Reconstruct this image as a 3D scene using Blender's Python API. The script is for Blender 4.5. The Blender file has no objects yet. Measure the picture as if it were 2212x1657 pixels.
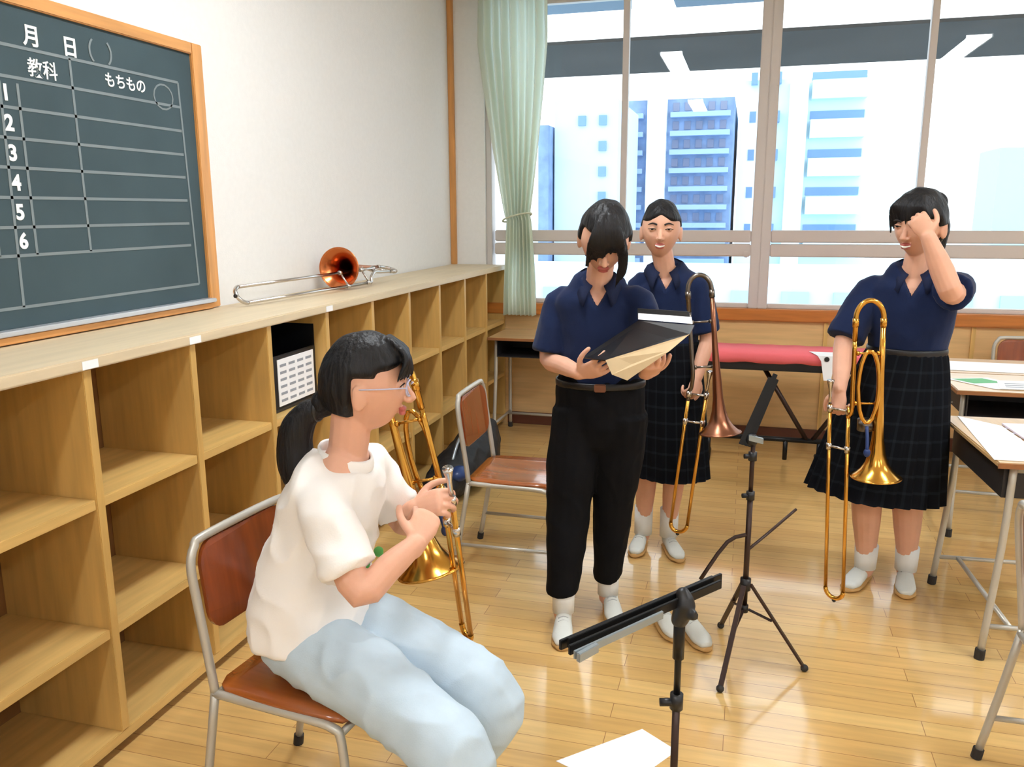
import bpy, bmesh, math, random
from mathutils import Vector as V, Matrix, noise
random.seed(7)
SC = bpy.context.scene
COL = SC.collection

# ------------------------------------------------------------------ camera, sky, light, exposure
EYE = V((0, 0, 1.5))
YAW, PITCH, ROLL, FPX = -.2757, -.2044, -.0048, 1793.9
fw = V((math.sin(YAW)*math.cos(PITCH), math.cos(YAW)*math.cos(PITCH), math.sin(PITCH)))
r0 = V((math.cos(YAW), -math.sin(YAW), 0)); u0 = r0.cross(fw)
rt = math.cos(ROLL)*r0+math.sin(ROLL)*u0; up = -math.sin(ROLL)*r0+math.cos(ROLL)*u0
cam = bpy.data.cameras.new('camera'); camo = bpy.data.objects.new('camera', cam); COL.objects.link(camo)
M4 = Matrix.Identity(4)
for i in range(3):
    M4[i][0], M4[i][1], M4[i][2], M4[i][3] = rt[i], up[i], -fw[i], EYE[i]
camo.matrix_world = M4
cam.sensor_width = 36; cam.lens = FPX/2212*36; cam.clip_start = .05; cam.clip_end = 500
SC.camera = camo

world = bpy.data.worlds.new('overcast_sky'); SC.world = world; world.use_nodes = True
wn = world.node_tree.nodes; wn.clear(); wl = world.node_tree.links
bg = wn.new('ShaderNodeBackground'); wo = wn.new('ShaderNodeOutputWorld')
bg.inputs[0].default_value = (.90, .96, 1.0, 1); bg.inputs[1].default_value = 1.9
wl.new(bg.outputs[0], wo.inputs[0])

SC.view_settings.view_transform = 'Standard'; SC.view_settings.look = 'None'
SC.view_settings.gamma = 1; SC.view_settings.use_curve_mapping = False
SC.view_settings.exposure = 0.52
LAMP_POWER = 40.0        # radiance of the ceiling tubes' diffusers
WIN_X0, WIN_X1, WALL_Y = -1.78, 5.6, 5.63

# daylight entering through the window bank (portal: guides sampling of the sky, adds nothing)
pl = bpy.data.lights.new('sky_portal', 'AREA'); pl.shape = 'RECTANGLE'; pl.size = 7.3; pl.size_y = 1.95
pl.cycles.is_portal = True
po = bpy.data.objects.new('sky_portal', pl); COL.objects.link(po)
po.location = (1.9, 5.78, 1.86); po.rotation_euler = (math.radians(-90), 0, 0)

# ------------------------------------------------------------------ materials
MT = {}
def sl(c):
    return tuple((x/255/12.92 if x/255 <= .04045 else ((x/255+.055)/1.055)**2.4) for x in c)
def mat(name, c, rough=.6, metal=0., spec=.5, bump=0., bscale=60., var=0., vscale=8., coat=0., sheen=0., stretch=(1, 1, 1), sss=0.):
    if name in MT: return MT[name]
    m = bpy.data.materials.new(name); m.use_nodes = True; nt = m.node_tree; n = nt.nodes; L = nt.links
    b = n['Principled BSDF']; c = sl(c)
    b.inputs['Base Color'].default_value = (*c, 1); b.inputs['Roughness'].default_value = rough
    b.inputs['Metallic'].default_value = metal; b.inputs['Specular IOR Level'].default_value = spec
    if coat: b.inputs['Coat Weight'].default_value = coat; b.inputs['Coat Roughness'].default_value = .1
    if sheen: b.inputs['Sheen Weight'].default_value = sheen
    if sss:
        b.inputs['Subsurface Weight'].default_value = sss; b.inputs['Subsurface Scale'].default_value = .01
    tc = n.new('ShaderNodeTexCoord'); mp = n.new('ShaderNodeMapping'); mp.inputs['Scale'].default_value = stretch
    L.new(tc.outputs['Object'], mp.inputs[0])
    if var:
        t = n.new('ShaderNodeTexNoise'); t.inputs['Scale'].default_value = vscale; t.inputs['Detail'].default_value = 5
        L.new(mp.outputs[0], t.inputs[0])
        r = n.new('ShaderNodeMix'); r.data_type = 'RGBA'
        r.inputs['A'].default_value = (*[max(0, x*(1-var)) for x in c], 1)
        r.inputs['B'].default_value = (*[min(1, x*(1+var)) for x in c], 1)
        rm = n.new('ShaderNodeMapRange'); rm.inputs[1].default_value = .3; rm.inputs[2].default_value = .7
        L.new(t.outputs[0], rm.inputs[0]); L.new(rm.outputs[0], r.inputs['Factor']); L.new(r.outputs['Result'], b.inputs['Base Color'])
    if bump:
        t2 = n.new('ShaderNodeTexNoise'); t2.inputs['Scale'].default_value = bscale; t2.inputs['Detail'].default_value = 3
        L.new(mp.outputs[0], t2.inputs[0])
        bp = n.new('ShaderNodeBump'); bp.inputs['Strength'].default_value = bump; bp.inputs['Distance'].default_value = .01
        L.new(t2.outputs[0], bp.inputs['Height']); L.new(bp.outputs[0], b.inputs['Normal'])
    MT[name] = m
    return m

def wood(name, c, rough=.45, axis='Y', var=.18, scale=5., coat=0.):
    st = {'X': (.08, 1, 1), 'Y': (1, .08, 1), 'Z': (1, 1, .08)}[axis]
    return mat(name, c, rough, var=var, vscale=scale*7, stretch=st, bump=.05, bscale=90, coat=coat)

def floor_mat():
    m = bpy.data.materials.new('wood_floor'); m.use_nodes = True; nt = m.node_tree; n = nt.nodes; L = nt.links
    b = n['Principled BSDF']
    tc = n.new('ShaderNodeTexCoord'); mp = n.new('ShaderNodeMapping')
    L.new(tc.outputs['Object'], mp.inputs[0])
    br = n.new('ShaderNodeTexBrick'); br.offset = .37; br.inputs['Scale'].default_value = 1
    br.inputs['Brick Width'].default_value = .9; br.inputs['Row Height'].default_value = .075
    br.inputs['Mortar Size'].default_value = .0012; br.inputs['Mortar Smooth'].default_value = .3
    br.inputs['Color1'].default_value = (*sl((222, 184, 118)), 1); br.inputs['Color2'].default_value = (*sl((206, 163, 97)), 1)
    br.inputs['Mortar'].default_value = (*sl((150, 105, 55)), 1); br.inputs['Bias'].default_value = -.1
    L.new(mp.outputs[0], br.inputs[0])
    m2 = n.new('ShaderNodeMapping'); m2.inputs['Scale'].default_value = (1.2, 14, 1); L.new(tc.outputs['Object'], m2.inputs[0])
    ns = n.new('ShaderNodeTexNoise'); ns.inputs['Scale'].default_value = 3; ns.inputs['Detail'].default_value = 8; L.new(m2.outputs[0], ns.inputs[0])
    rm = n.new('ShaderNodeMapRange'); rm.inputs[1].default_value = .35; rm.inputs[2].default_value = .75; rm.inputs[3].default_value = 1.08; rm.inputs[4].default_value = .86
    L.new(ns.outputs[0], rm.inputs[0])
    mx = n.new('ShaderNodeMix'); mx.data_type = 'RGBA'; mx.blend_type = 'MULTIPLY'; mx.inputs['Factor'].default_value = 1
    L.new(br.outputs['Color'], mx.inputs['A']); L.new(rm.outputs[0], mx.inputs['B']); L.new(mx.outputs['Result'], b.inputs['Base Color'])
    b.inputs['Roughness'].default_value = .30; b.inputs['Specular IOR Level'].default_value = .5
    b.inputs['Coat Weight'].default_value = 1; b.inputs['Coat Roughness'].default_value = .10; b.inputs['Coat IOR'].default_value = 1.65
    bn = n.new('ShaderNodeTexNoise'); bn.inputs['Scale'].default_value = 3.5; L.new(tc.outputs['Object'], bn.inputs[0])
    bp = n.new('ShaderNodeBump'); bp.inputs['Strength'].default_value = .25; bp.inputs['Distance'].default_value = .006
    L.new(bn.outputs[0], bp.inputs['Height']); L.new(bp.outputs[0], b.inputs['Coat Normal'])
    return m

def glass_mat():
    m = bpy.data.materials.new('window_glass'); m.use_nodes = True; nt = m.node_tree; n = nt.nodes; L = nt.links
    n.clear(); o = n.new('ShaderNodeOutputMaterial'); t = n.new('ShaderNodeBsdfTransparent'); g = n.new('ShaderNodeBsdfGlossy')
    g.inputs['Roughness'].default_value = .0; f = n.new('ShaderNodeFresnel'); f.inputs[0].default_value = 1.5
    t.inputs[0].default_value = (.94, .98, .98, 1)
    x = n.new('ShaderNodeMixShader'); L.new(f.outputs[0], x.inputs[0]); L.new(t.outputs[0], x.inputs[1]); L.new(g.outputs[0], x.inputs[2]); L.new(x.outputs[0], o.inputs[0])
    return m

def emit(name, c, s):
    m = bpy.data.materials.new(name); m.use_nodes = True; n = m.node_tree.nodes; n.clear()
    e = n.new('ShaderNodeEmission'); e.inputs[0].default_value = (*c, 1); e.inputs[1].default_value = s
    o = n.new('ShaderNodeOutputMaterial'); m.node_tree.links.new(e.outputs[0], o.inputs[0]); return m

def plaid():
    m = bpy.data.materials.new('dark_plaid_cloth'); m.use_nodes = True; nt = m.node_tree; n = nt.nodes; L = nt.links
    b = n['Principled BSDF']; b.inputs['Roughness'].default_value = .85; b.inputs['Specular IOR Level'].default_value = .2
    uv = n.new('ShaderNodeTexCoord'); sx = n.new('ShaderNodeSeparateXYZ'); L.new(uv.outputs['UV'], sx.inputs[0])
    def stripe(sock, k, w):
        a = n.new('ShaderNodeMath'); a.operation = 'MULTIPLY'; a.inputs[1].default_value = k; L.new(sock, a.inputs[0])
        f = n.new('ShaderNodeMath'); f.operation = 'FRACT'; L.new(a.outputs[0], f.inputs[0])
        g = n.new('ShaderNodeMath'); g.operation = 'LESS_THAN'; g.inputs[1].default_value = w; L.new(f.outputs[0], g.inputs[0]); return g.outputs[0]
    s = n.new('ShaderNodeMath'); s.operation = 'ADD'; L.new(stripe(sx.outputs[0], 22, .16), s.inputs[0]); L.new(stripe(sx.outputs[1], 9, .16), s.inputs[1])
    s2 = n.new('ShaderNodeMath'); s2.operation = 'MULTIPLY'; s2.inputs[1].default_value = .5; L.new(s.outputs[0], s2.inputs[0])
    mx = n.new('ShaderNodeMix'); mx.data_type = 'RGBA'; mx.inputs['A'].default_value = (*sl((20, 22, 29)), 1); mx.inputs['B'].default_value = (*sl((40, 47, 54)), 1)
    L.new(s2.outputs[0], mx.inputs['Factor']); L.new(mx.outputs['Result'], b.inputs['Base Color'])
    return m

def hair_mat(name, c):
    m = mat(name, c, rough=.5, spec=.3, bump=.7, bscale=70, stretch=(1, 1, .12), var=.35, vscale=60)
    return m

WALL = mat('wall_paint', (233, 231, 228), .9, spec=.15, bump=.12, bscale=160, var=.015, vscale=40)
CEIL = mat('ceiling_board', (232, 230, 224), .9, spec=.1, bump=.2, bscale=120)
def translucent(name, c, f):
    m = bpy.data.materials[name]; nt = m.node_tree; n = nt.nodes; L = nt.links
    t = n.new('ShaderNodeBsdfTranslucent'); t.inputs[0].default_value = (*sl(c), 1); x = n.new('ShaderNodeMixShader'); x.inputs[0].default_value = f
    L.new(n['Principled BSDF'].outputs[0], x.inputs[1]); L.new(t.outputs[0], x.inputs[2]); L.new(x.outputs[0], n['Material Output'].inputs[0])
FLOOR = floor_mat(); GLASS = glass_mat()
SHELF_Y = wood('shelf_ply', (212, 174, 106), .42, 'Y', var=.12)
SHELF_Z = wood('shelf_ply_upright', (206, 166, 96), .42, 'Z', var=.12)
SHELF_TOP = wood('shelf_top_laminate', (214, 196, 164), .5, 'Y', var=.06)
BACKP = mat('brown_hardboard', (136, 94, 50), .6, var=.12, vscale=12, bump=.05)
OAK = wood('frame_wood', (208, 148, 84), .45, 'Y'); OAKZ = wood('frame_wood_upright', (208, 148, 84), .45, 'Z')
SILL = wood('sill_wood', (196, 120, 52), .4, 'X')
PANEL = wood('wainscot_wood', (226, 186, 130), .5, 'X', var=.1)
SKIRTB = mat('dark_brown_baseboard', (92, 48, 30), .5, var=.1)
ALU = mat('pale_aluminium', (208, 200, 196), .5, metal=.0, spec=.5)
ALUD = mat('warm_grey_aluminium', (206, 196, 190), .6, metal=0)
BOARD = mat('slate_green_board', (66, 82, 88), .75, spec=.2, var=.10, vscale=3)
CHALKL = mat('grey_rule_line', (122, 132, 136), .9); CHALKW = mat('white_chalk', (245, 247, 245), .9)
STEEL = mat('grey_painted_steel', (190, 186, 176), .35, metal=.35, spec=.5)
CHW = wood('varnished_chair_ply', (158, 84, 34), .22, 'X', var=.25, scale=3, coat=.6)
CHWB = wood('varnished_chair_ply_back', (140, 66, 28), .25, 'Z', var=.25, scale=3, coat=.5)
RUB = mat('black_rubber', (40, 36, 34), .7); BLK = mat('black_metal', (26, 26, 28), .35, metal=.5, var=.1)
BLKP = mat('black_plastic', (20, 20, 24), .4); BRN = mat('bronze_black_steel', (58, 42, 38), .35, metal=.5)
DESKW = wood('desk_wood', (205, 168, 118), .35, 'X', var=.1, coat=.3); DESKE = wood('desk_edge', (150, 98, 58), .4, 'X')
DRAW = mat('dark_grey_drawer_steel', (52, 50, 52), .45, metal=.4)
PAPER = mat('white_paper', (246, 247, 250), .8, spec=.1, var=.01); PAPERP = mat('pinkish_paper', (236, 222, 232), .8, spec=.1, var=.03, vscale=30)
PRINT = mat('grey_print', (150, 155, 165), .9); GREENP = mat('green_print', (120, 190, 140), .9)
CURT = mat('pale_green_curtain', (236, 240, 226), .9, spec=.1, bump=.1, bscale=200)
translucent('pale_green_curtain', (250, 252, 245), .7)
BRASS = mat('gold_lacquered_brass', (214, 160, 72), .2, metal=1, var=.05); SILVER = mat('nickel_silver', (205, 200, 196), .18, metal=1)
ROSE = mat('rose_brass', (205, 122, 74), .22, metal=1); DROSE = mat('dull_rose_brass', (150, 100, 76), .3, metal=1); DARKS = mat('dull_nickel', (120, 112, 104), .3, metal=1)
SKIN = mat('light_skin', (220, 168, 142), .5, spec=.35, var=.05, vscale=18, bump=.03, bscale=300, sss=.08)
LIP = mat('lip_skin', (184, 96, 88), .45); TEETH = mat('white_teeth', (240, 238, 230), .3)
EYEW = mat('eye_white', (235, 230, 226), .2); EYEB = mat('dark_iris', (28, 20, 18), .15)
HAIR = hair_mat('black_hair', (20, 19, 22)); BROW = mat('dark_brow', (40, 30, 28), .8)
NAVY = mat('navy_knit', (25, 37, 70), .85, spec=.12, bump=.08, bscale=300, sheen=.1, var=.12, vscale=10)
NAVYC = mat('navy_collar', (27, 35, 62), .85, spec=.2, bump=.08, bscale=300)
TEEW = mat('white_cotton', (240, 236, 232), .9, spec=.15, bump=.06, bscale=300, sheen=.2)
BLKT = mat('black_trouser_cloth', (15, 15, 18), .8, spec=.12, bump=.08, bscale=250)
DENIM = mat('pale_blue_denim', (190, 207, 220), .9, spec=.15, bump=.1, bscale=350, var=.05, vscale=14)
PLAID = plaid(); SOCK = mat('white_sock', (232, 232, 230), .95, bump=.1, bscale=300)
SHOEW = mat('white_canvas_shoe', (214, 216, 210), .75, bump=.1, bscale=300, var=.05); SOLE = mat('gum_sole', (196, 152, 92), .6); SOLEW = mat('white_sole', (228, 226, 220), .6)
LACE = mat('grey_lace', (180, 182, 180), .9); RED = mat('coral_red_cloth', (246, 116, 124), .85, bump=.1, bscale=200)
KRAFT = mat('kraft_board', (206, 180, 140), .8, var=.06, vscale=20); GREY = mat('light_grey_metal', (150, 160, 166), .3, metal=.6)
BLUE = mat('dark_blue_plastic', (30, 56, 110), .4); BAGM = mat('black_nylon', (22, 24, 28), .6, bump=.3, bscale=40, var=.2)

# ------------------------------------------------------------------ mesh helpers
def link(name, me, parent=None, loc=(0, 0, 0)):
    o = bpy.data.objects.new(name, me); COL.objects.link(o); o.location = loc
    if parent: o.parent = parent
    return o
def obj(name, bm, m, parent=None, smooth=False, bev=0., recalc=True):
    if recalc: bmesh.ops.recalc_face_normals(bm, faces=bm.faces)
    if bev:
        es = [e for e in bm.edges if len(e.link_faces) == 2 and e.calc_face_angle(0) > .6]
        bmesh.ops.bevel(bm, geom=es, offset=bev, segments=2, affect='EDGES', clamp_overlap=True)
    off = V(parent['_o']) if (parent is not None and '_o' in parent) else None
    if off is not None: bmesh.ops.translate(bm, verts=bm.verts, vec=-off)
    me = bpy.data.meshes.new(name); bm.to_mesh(me); bm.free()
    for k in (m if isinstance(m, (list, tuple)) else [m]): me.materials.append(k)
    if smooth:
        for p in me.polygons: p.use_smooth = True
    o = link(name, me, parent)
    if parent is not None and '_o' in parent: o['_o'] = parent['_o']
    return o
def tag(o, label, cat, group=None):
    o['label'] = label; o['category'] = cat
    if group: o['group'] = group
    return o
def thing(name, label, cat, loc=(0, 0, 0), rz=0, group=None, world=False):
    """Empty at the thing's base. world=True: children are written in room coordinates."""
    o = bpy.data.objects.new(name, None); COL.objects.link(o); o.location = loc; o.rotation_euler = (0, 0, rz)
    o.empty_display_size = .1
    if world: o['_o'] = tuple(loc)
    return tag(o, label, cat, group)
def struct(name, bm, m, parent=None, **k):
    o = obj(name, bm, m, parent, **k)
    if parent is None: o['kind'] = 'structure'
    return o
def dup(root, loc, rz, label, group=None):
    r = root.copy(); COL.objects.link(r); r.location = loc; r.rotation_euler = (0, 0, rz); r['label'] = label
    if group: r['group'] = group
    elif 'group' in r: del r['group']
    for ch in list(root.children):
        c = ch.copy(); COL.objects.link(c); c.parent = r
        for g in ch.children:
            d = g.copy(); COL.objects.link(d); d.parent = c
    return r
def B(): return bmesh.new()
def box(bm, a, b, mx=None):
    vs = [bm.verts.new((x, y, z)) for x in (a[0], b[0]) for y in (a[1], b[1]) for z in (a[2], b[2])]
    for f in ((0, 1, 3, 2), (4, 6, 7, 5), (0, 4, 5, 1), (2, 3, 7, 6), (0, 2, 6, 4), (1, 5, 7, 3)):
        bm.faces.new([vs[i] for i in f])
    if mx is not None: bmesh.ops.transform(bm, matrix=mx, verts=vs)
    return vs
def prism(bm, pts, off):
    """closed slab: polygon pts (3D) extruded by vector off"""
    a = [bm.verts.new(p) for p in pts]; b = [bm.verts.new(V(p)+V(off)) for p in pts]; n = len(a)
    bm.faces.new(a); bm.faces.new(b[::-1])
    for i in range(n): bm.faces.new((a[i], b[i], b[(i+1) % n], a[(i+1) % n]))
def catmull(pts, k):
    P = [V(p) for p in pts]
    if len(P) < 3 or k <= 1: return P
    out = []
    for i in range(len(P)-1):
        p0 = P[max(i-1, 0)]; p1 = P[i]; p2 = P[i+1]; p3 = P[min(i+2, len(P)-1)]
        for j in range(k):
            t = j/k
            out.append(.5*((2*p1)+(p2-p0)*t+(2*p0-5*p1+4*p2-p3)*t*t+(3*p1-p0-3*p2+p3)*t**3))
    out.append(P[-1]); return out
def interp(vals, k):
    if len(vals) < 3 or k <= 1: return list(vals)
    out = []
    for i in range(len(vals)-1):
        for j in range(k):
            t = j/k; t = t*t*(3-2*t); a, b = vals[i], vals[i+1]
            out.append(tuple(x+(y-x)*t for x, y in zip(a, b)) if isinstance(a, tuple) else a+(b-a)*t)
    out.append(vals[-1]); return out
def tube(bm, pts, r, seg=12, cap=True, side=None, k=1, closed=False, hollow=False):
    """swept tube; r a number, a list, or a list of (rx, ry); side = reference direction of rx"""
    n0 = len(pts)
    R = list(r) if isinstance(r, (list, tuple)) and not (isinstance(r, tuple)) else [r]*n0
    if k > 1: P = catmull(pts, k); R = interp(R, k)
    else: P = [V(p) for p in pts]
    n = len(P); rings = []
    ref = V(side).normalized() if side is not None else None
    T = []
    for i in range(n):
        if closed: t = P[(i+1) % n]-P[i-1]
        else: t = P[min(i+1, n-1)]-P[max(i-1, 0)]
        T.append(t.normalized() if t.length > 1e-9 else V((0, 0, 1)))
    u = ref if ref is not None else T[0].orthogonal().normalized()
    for i in range(n):
        t = T[i]
        if ref is not None: u = ref
        u = (u-t*u.dot(t))
        u = u.normalized() if u.length > 1e-6 else t.orthogonal().normalized()
        w = t.cross(u).normalized()
        rr = R[i]; a, b = rr if isinstance(rr, tuple) else (rr, rr)
        rings.append([bm.verts.new(P[i]+u*(a*math.cos(2*math.pi*j/seg))+w*(b*math.sin(2*math.pi*j/seg))) for j in range(seg)])
    m = n if closed else n-1
    for i in range(m):
        A = rings[i]; C2 = rings[(i+1) % n]
        for j in range(seg): bm.faces.new((A[j], A[(j+1) % seg], C2[(j+1) % seg], C2[j]))
    if cap and not closed:
        bm.faces.new(rings[0][::-1]); bm.faces.new(rings[-1])
    return rings
def limb(bm, pts, r, seg=14, side=None, k=4, dome=True):
    """tube with rounded ends, to be fused by voxel remesh"""
    P = [V(p) for p in pts]; R = list(r)
    g = lambda q: (q if isinstance(q, tuple) else (q, q))
    PP = catmull(P, k); RR = interp([g(q) for q in R], k)
    if dome:
        d0 = (PP[0]-PP[1]).normalized(); d1 = (PP[-1]-PP[-2]).normalized()
        a0 = RR[0]; a1 = RR[-1]; m0 = min(a0); m1 = min(a1)
        pre = [(PP[0]+d0*m0*math.sin(a), tuple(q*math.cos(a) for q in a0)) for a in (1.4, 1.05, .6)]
        post = [(PP[-1]+d1*m1*math.sin(a), tuple(q*math.cos(a) for q in a1)) for a in (.6, 1.05, 1.4)]
        PP = [p for p, _ in pre]+PP+[p for p, _ in post]; RR = [q for _, q in pre]+RR+[q for _, q in post]
    tube(bm, PP, RR, seg=seg, side=side)
def ball(bm, c, r, mx=None, seg=16):
    r = r if isinstance(r, (tuple, list)) else (r, r, r)
    m = Matrix.Translation(V(c)) @ (mx or Matrix.Identity(4)) @ Matrix.Diagonal((*r, 1))
    return bmesh.ops.create_uvsphere(bm, u_segments=seg, v_segments=max(8, seg*3//4), radius=1, matrix=m)['verts']
def fuse(bm, voxel, smooth=2, factor=.5):
    """union of overlapping closed pieces into one continuous skin"""
    me = bpy.data.meshes.new('t'); bmesh.ops.recalc_face_normals(bm, faces=bm.faces); bm.to_mesh(me); bm.free()
    o = bpy.data.objects.new('t', me); COL.objects.link(o)
    r = o.modifiers.new('r', 'REMESH'); r.mode = 'VOXEL'; r.voxel_size = voxel; r.use_smooth_shade = True
    s = o.modifiers.new('s', 'SMOOTH'); s.factor = factor; s.iterations = smooth
    dg = bpy.context.evaluated_depsgraph_get(); dg.update()
    out = bmesh.new(); ev = o.evaluated_get(dg); em = ev.to_mesh(); out.from_mesh(em); ev.to_mesh_clear()
    bpy.data.objects.remove(o); bpy.data.meshes.remove(me)
    return out
def wrinkle(bm, amp, sc=(9, 9, 9), seed=0, zdir=1.0):
    bm.normal_update()
    for v in bm.verts:
        p = V((v.co.x*sc[0]+seed, v.co.y*sc[1], v.co.z*sc[2]))
        d = noise.noise(p)+.5*noise.noise(p*2.1+V((3, 1, 7)))
        ridge = (1-abs(noise.noise(p*1.3+V((9, 4, 2)))))**3
        v.co += v.normal*(amp*(d*.8+ridge*.7-.25))
def bez(r, cx, cy, a0, a1, n):
    return [(cx+r*math.cos(a0+(a1-a0)*i/n), cy+r*math.sin(a0+(a1-a0)*i/n)) for i in range(n+1)]
def rrect(w, h, r, n=4):
    P = []
    for cx, cy, a in ((w/2-r, h/2-r, 0), (-w/2+r, h/2-r, math.pi/2), (-w/2+r, -h/2+r, math.pi), (w/2-r, -h/2+r, 1.5*math.pi)):
        P += bez(r, cx, cy, a, a+math.pi/2, n)
    return P

# ------------------------------------------------------------------ the room
RX0, RX1, RY0, RY1, RH = -2.03, 5.8, -3.2, WALL_Y, 3.0
bm = B(); box(bm, (RX0-.1, RY0-.1, -.1), (RX1+.1, RY1+.2, 0)); struct('floor', bm, FLOOR)
bm = B(); box(bm, (RX0-.1, RY0-.1, RH), (RX1+.1, RY1+.2, RH+.1)); struct('ceiling', bm, CEIL)
bm = B(); box(bm, (RX0-.12, RY0-.1, 0), (RX0, RY1+.2, RH)); struct('wall_left', bm, WALL)
bm = B(); box(bm, (RX1, RY0-.1, 0), (RX1+.12, RY1+.2, RH)); struct('wall_right', bm, WALL)
bm = B(); box(bm, (RX0, RY0-.12, 0), (RX1, RY0, RH)); struct('wall_back', bm, WALL)
SILLZ = .87; HEADZ = 2.88
bm = B(); box(bm, (RX0, RY1, 0), (RX1, RY1+.16, SILLZ-.075)); struct('wall_window_lower', bm, PANEL)
bm = B(); box(bm, (RX0, RY1, SILLZ-.075), (WIN_X0, RY1+.16, RH)); struct('wall_window_pier', bm, WALL)
bm = B(); box(bm, (WIN_X1, RY1, SILLZ-.075), (RX1, RY1+.16, RH)); box(bm, (WIN_X0, RY1, HEADZ), (WIN_X1, RY1+.16, RH)); struct('wall_window_head', bm, WALL)
bm = B(); box(bm, (WIN_X0-.05, RY1-.035, SILLZ-.075), (RX1, RY1+.15, SILLZ)); struct('trim_1', bm, SILL, bev=.006)
bm = B(); box(bm, (RX0+.001, RY1-.03, 1.135), (RX0+.04, RY1-.001, RH-.001)); struct('trim_2', bm, OAKZ, bev=.003)
bm = B(); box(bm, (-1.62, RY1-.022, .0), (RX1, RY1-.001, .085)); struct('baseboard_window', bm, SKIRTB, bev=.003)
bm = B()
for x in (-1.2, -.35, .5, 1.35, 2.2, 3.05, 3.9, 4.75): box(bm, (x-.012, RY1-.012, .085), (x+.012, RY1-.0005, SILLZ-.076))
struct('trim_3', bm, wood('panel_batten', (222, 180, 108), .5, 'Z'))

# window bank: bays of two panes between double mullions, transom rail at 1.2-1.37
YG = RY1+.07
def bar(bm, x0, x1, z0, z1, y0=YG-.03, y1=YG+.03): box(bm, (x0, y0, z0), (x1, y1, z1))
edges = [WIN_X0, .07, 1.90, 3.72, WIN_X1-.0]
for n in range(4):
    a, b = edges[n], edges[n+1]; f = B()
    bar(f, a, a+.06 if n else a+.04, SILLZ, HEADZ, YG-.045, YG+.045); bar(f, b-.06, b, SILLZ, HEADZ, YG-.045, YG+.045)
    bar(f, a+.06, b-.06, SILLZ, SILLZ+.03); bar(f, a+.06, b-.06, HEADZ-.05, HEADZ)
    w = obj('window_frame', f, ALU, bev=.004); w.name = 'window_%d' % (n+1); w['kind'] = 'structure'
    t = B(); bar(t, a+.06, b-.06, 1.205, 1.285, YG-.05, YG+.035); bar(t, a+.06, b-.06, 1.295, 1.372, YG-.04, YG+.03)
    obj('transom_rail', t, ALUD, w, bev=.006)
    mid = (a+b)/2 if n else -.83
    t = B(); bar(t, mid-.02, mid+.02, 1.372, HEADZ-.05); obj('window_mullion', t, ALU, w, bev=.003)
    for x0, x1, z0, z1 in ((a+.06, mid-.02, 1.37, HEADZ-.05), (mid+.02, b-.06, 1.37, HEADZ-.05), (a+.06, b-.06, SILLZ+.03, 1.21)):
        g = B(); vs = [g.verts.new(p) for p in ((x0, YG, z0), (x1, YG, z0), (x1, YG, z1), (x0, YG, z1))]; g.faces.new(vs)
        obj('window_pane', g, GLASS, w)
    h = B(); box(h, (b-.10, YG-.075, 1.20), (b-.075, YG-.05, 1.24)); obj('window_catch', h, ALUD, w, bev=.004)

# ceiling lamps
DIFF = emit('lamp_diffuser_glow', (.90, .955, 1.0), LAMP_POWER)
def lamp():
    t = thing('ceiling_lamp', '', 'ceiling light')
    b = B(); box(b, (-.13, -.64, -.03), (.13, .64, 0)); box(b, (-.13, -.64, -.06), (-.105, .64, -.03)); box(b, (.105, -.64, -.06), (.13, .64, -.03)); obj('lamp_housing', b, CEIL, t)
    b = B(); box(b, (-.10, -.62, -.055), (.10, .62, -.03)); obj('lamp_diffuser', b, DIFF, t)
    return t
L0 = lamp(); first = True
for x in (-.80, 1.81, 4.42):
    for y in (2.38, -1.2):
        wx = {-.80: 'nearest the shelf wall', 1.81: 'in the middle column', 4.42: 'furthest from the shelf wall'}[x]
        lb = 'long white ceiling lamp %s, in the row %s' % (wx, 'towards the windows' if y > 0 else 'behind the camera')
        if first: L0.location = (x, y, RH-.001); L0['label'] = lb; first = False
        else: dup(L0, (x, y, RH-.001), 0, lb)

# ------------------------------------------------------------------ cubby shelf along the left wall
FX, BX, TOPZ = -1.64, -2.01, 1.135
Y0S, WS = 1.7376, .4316
sh = thing('cubby_shelf', 'long pale plywood cubby shelf, three rows high, along the left wall', 'shelf', (-1.83, 2.9, 0), world=True)
i0, i1 = -3, 9; ya, yb = Y0S+i0*WS-.016, Y0S+i1*WS-.001
b = B(); box(b, (BX-.015, ya-.01, 1.103), (FX+.012, RY1-.005, TOPZ)); obj('top_board', b, SHELF_TOP, sh, bev=.004)
b = B(); box(b, (BX-.005, ya, .02), (BX+.012, yb, 1.103)); obj('back_panel', b, BACKP, sh)
b = B(); box(b, (BX, ya, .0), (FX-.035, yb, .03)); obj('plinth', b, SKIRTB, sh)
b = B(); box(b, (BX+.012, ya, .03), (FX, yb, .062)); obj('bottom_board', b, SHELF_Y, sh, bev=.002)
for i in range(i0, i1+1):
    y = Y0S+i*WS
    b = B(); box(b, (BX+.012, y-.015, .062), (FX+.002, min(y+.015, RY1-.01), 1.103)); obj('divider', b, SHELF_Z, sh, bev=.002)
for i in range(i0, i1):
    for z in (.752, .377):
        b = B(); box(b, (BX+.012, Y0S+i*WS+.015, z-.028), (FX-.002, Y0S+(i+1)*WS-.015, z)); obj('shelf_board', b, SHELF_Y, sh, bev=.002)

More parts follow.
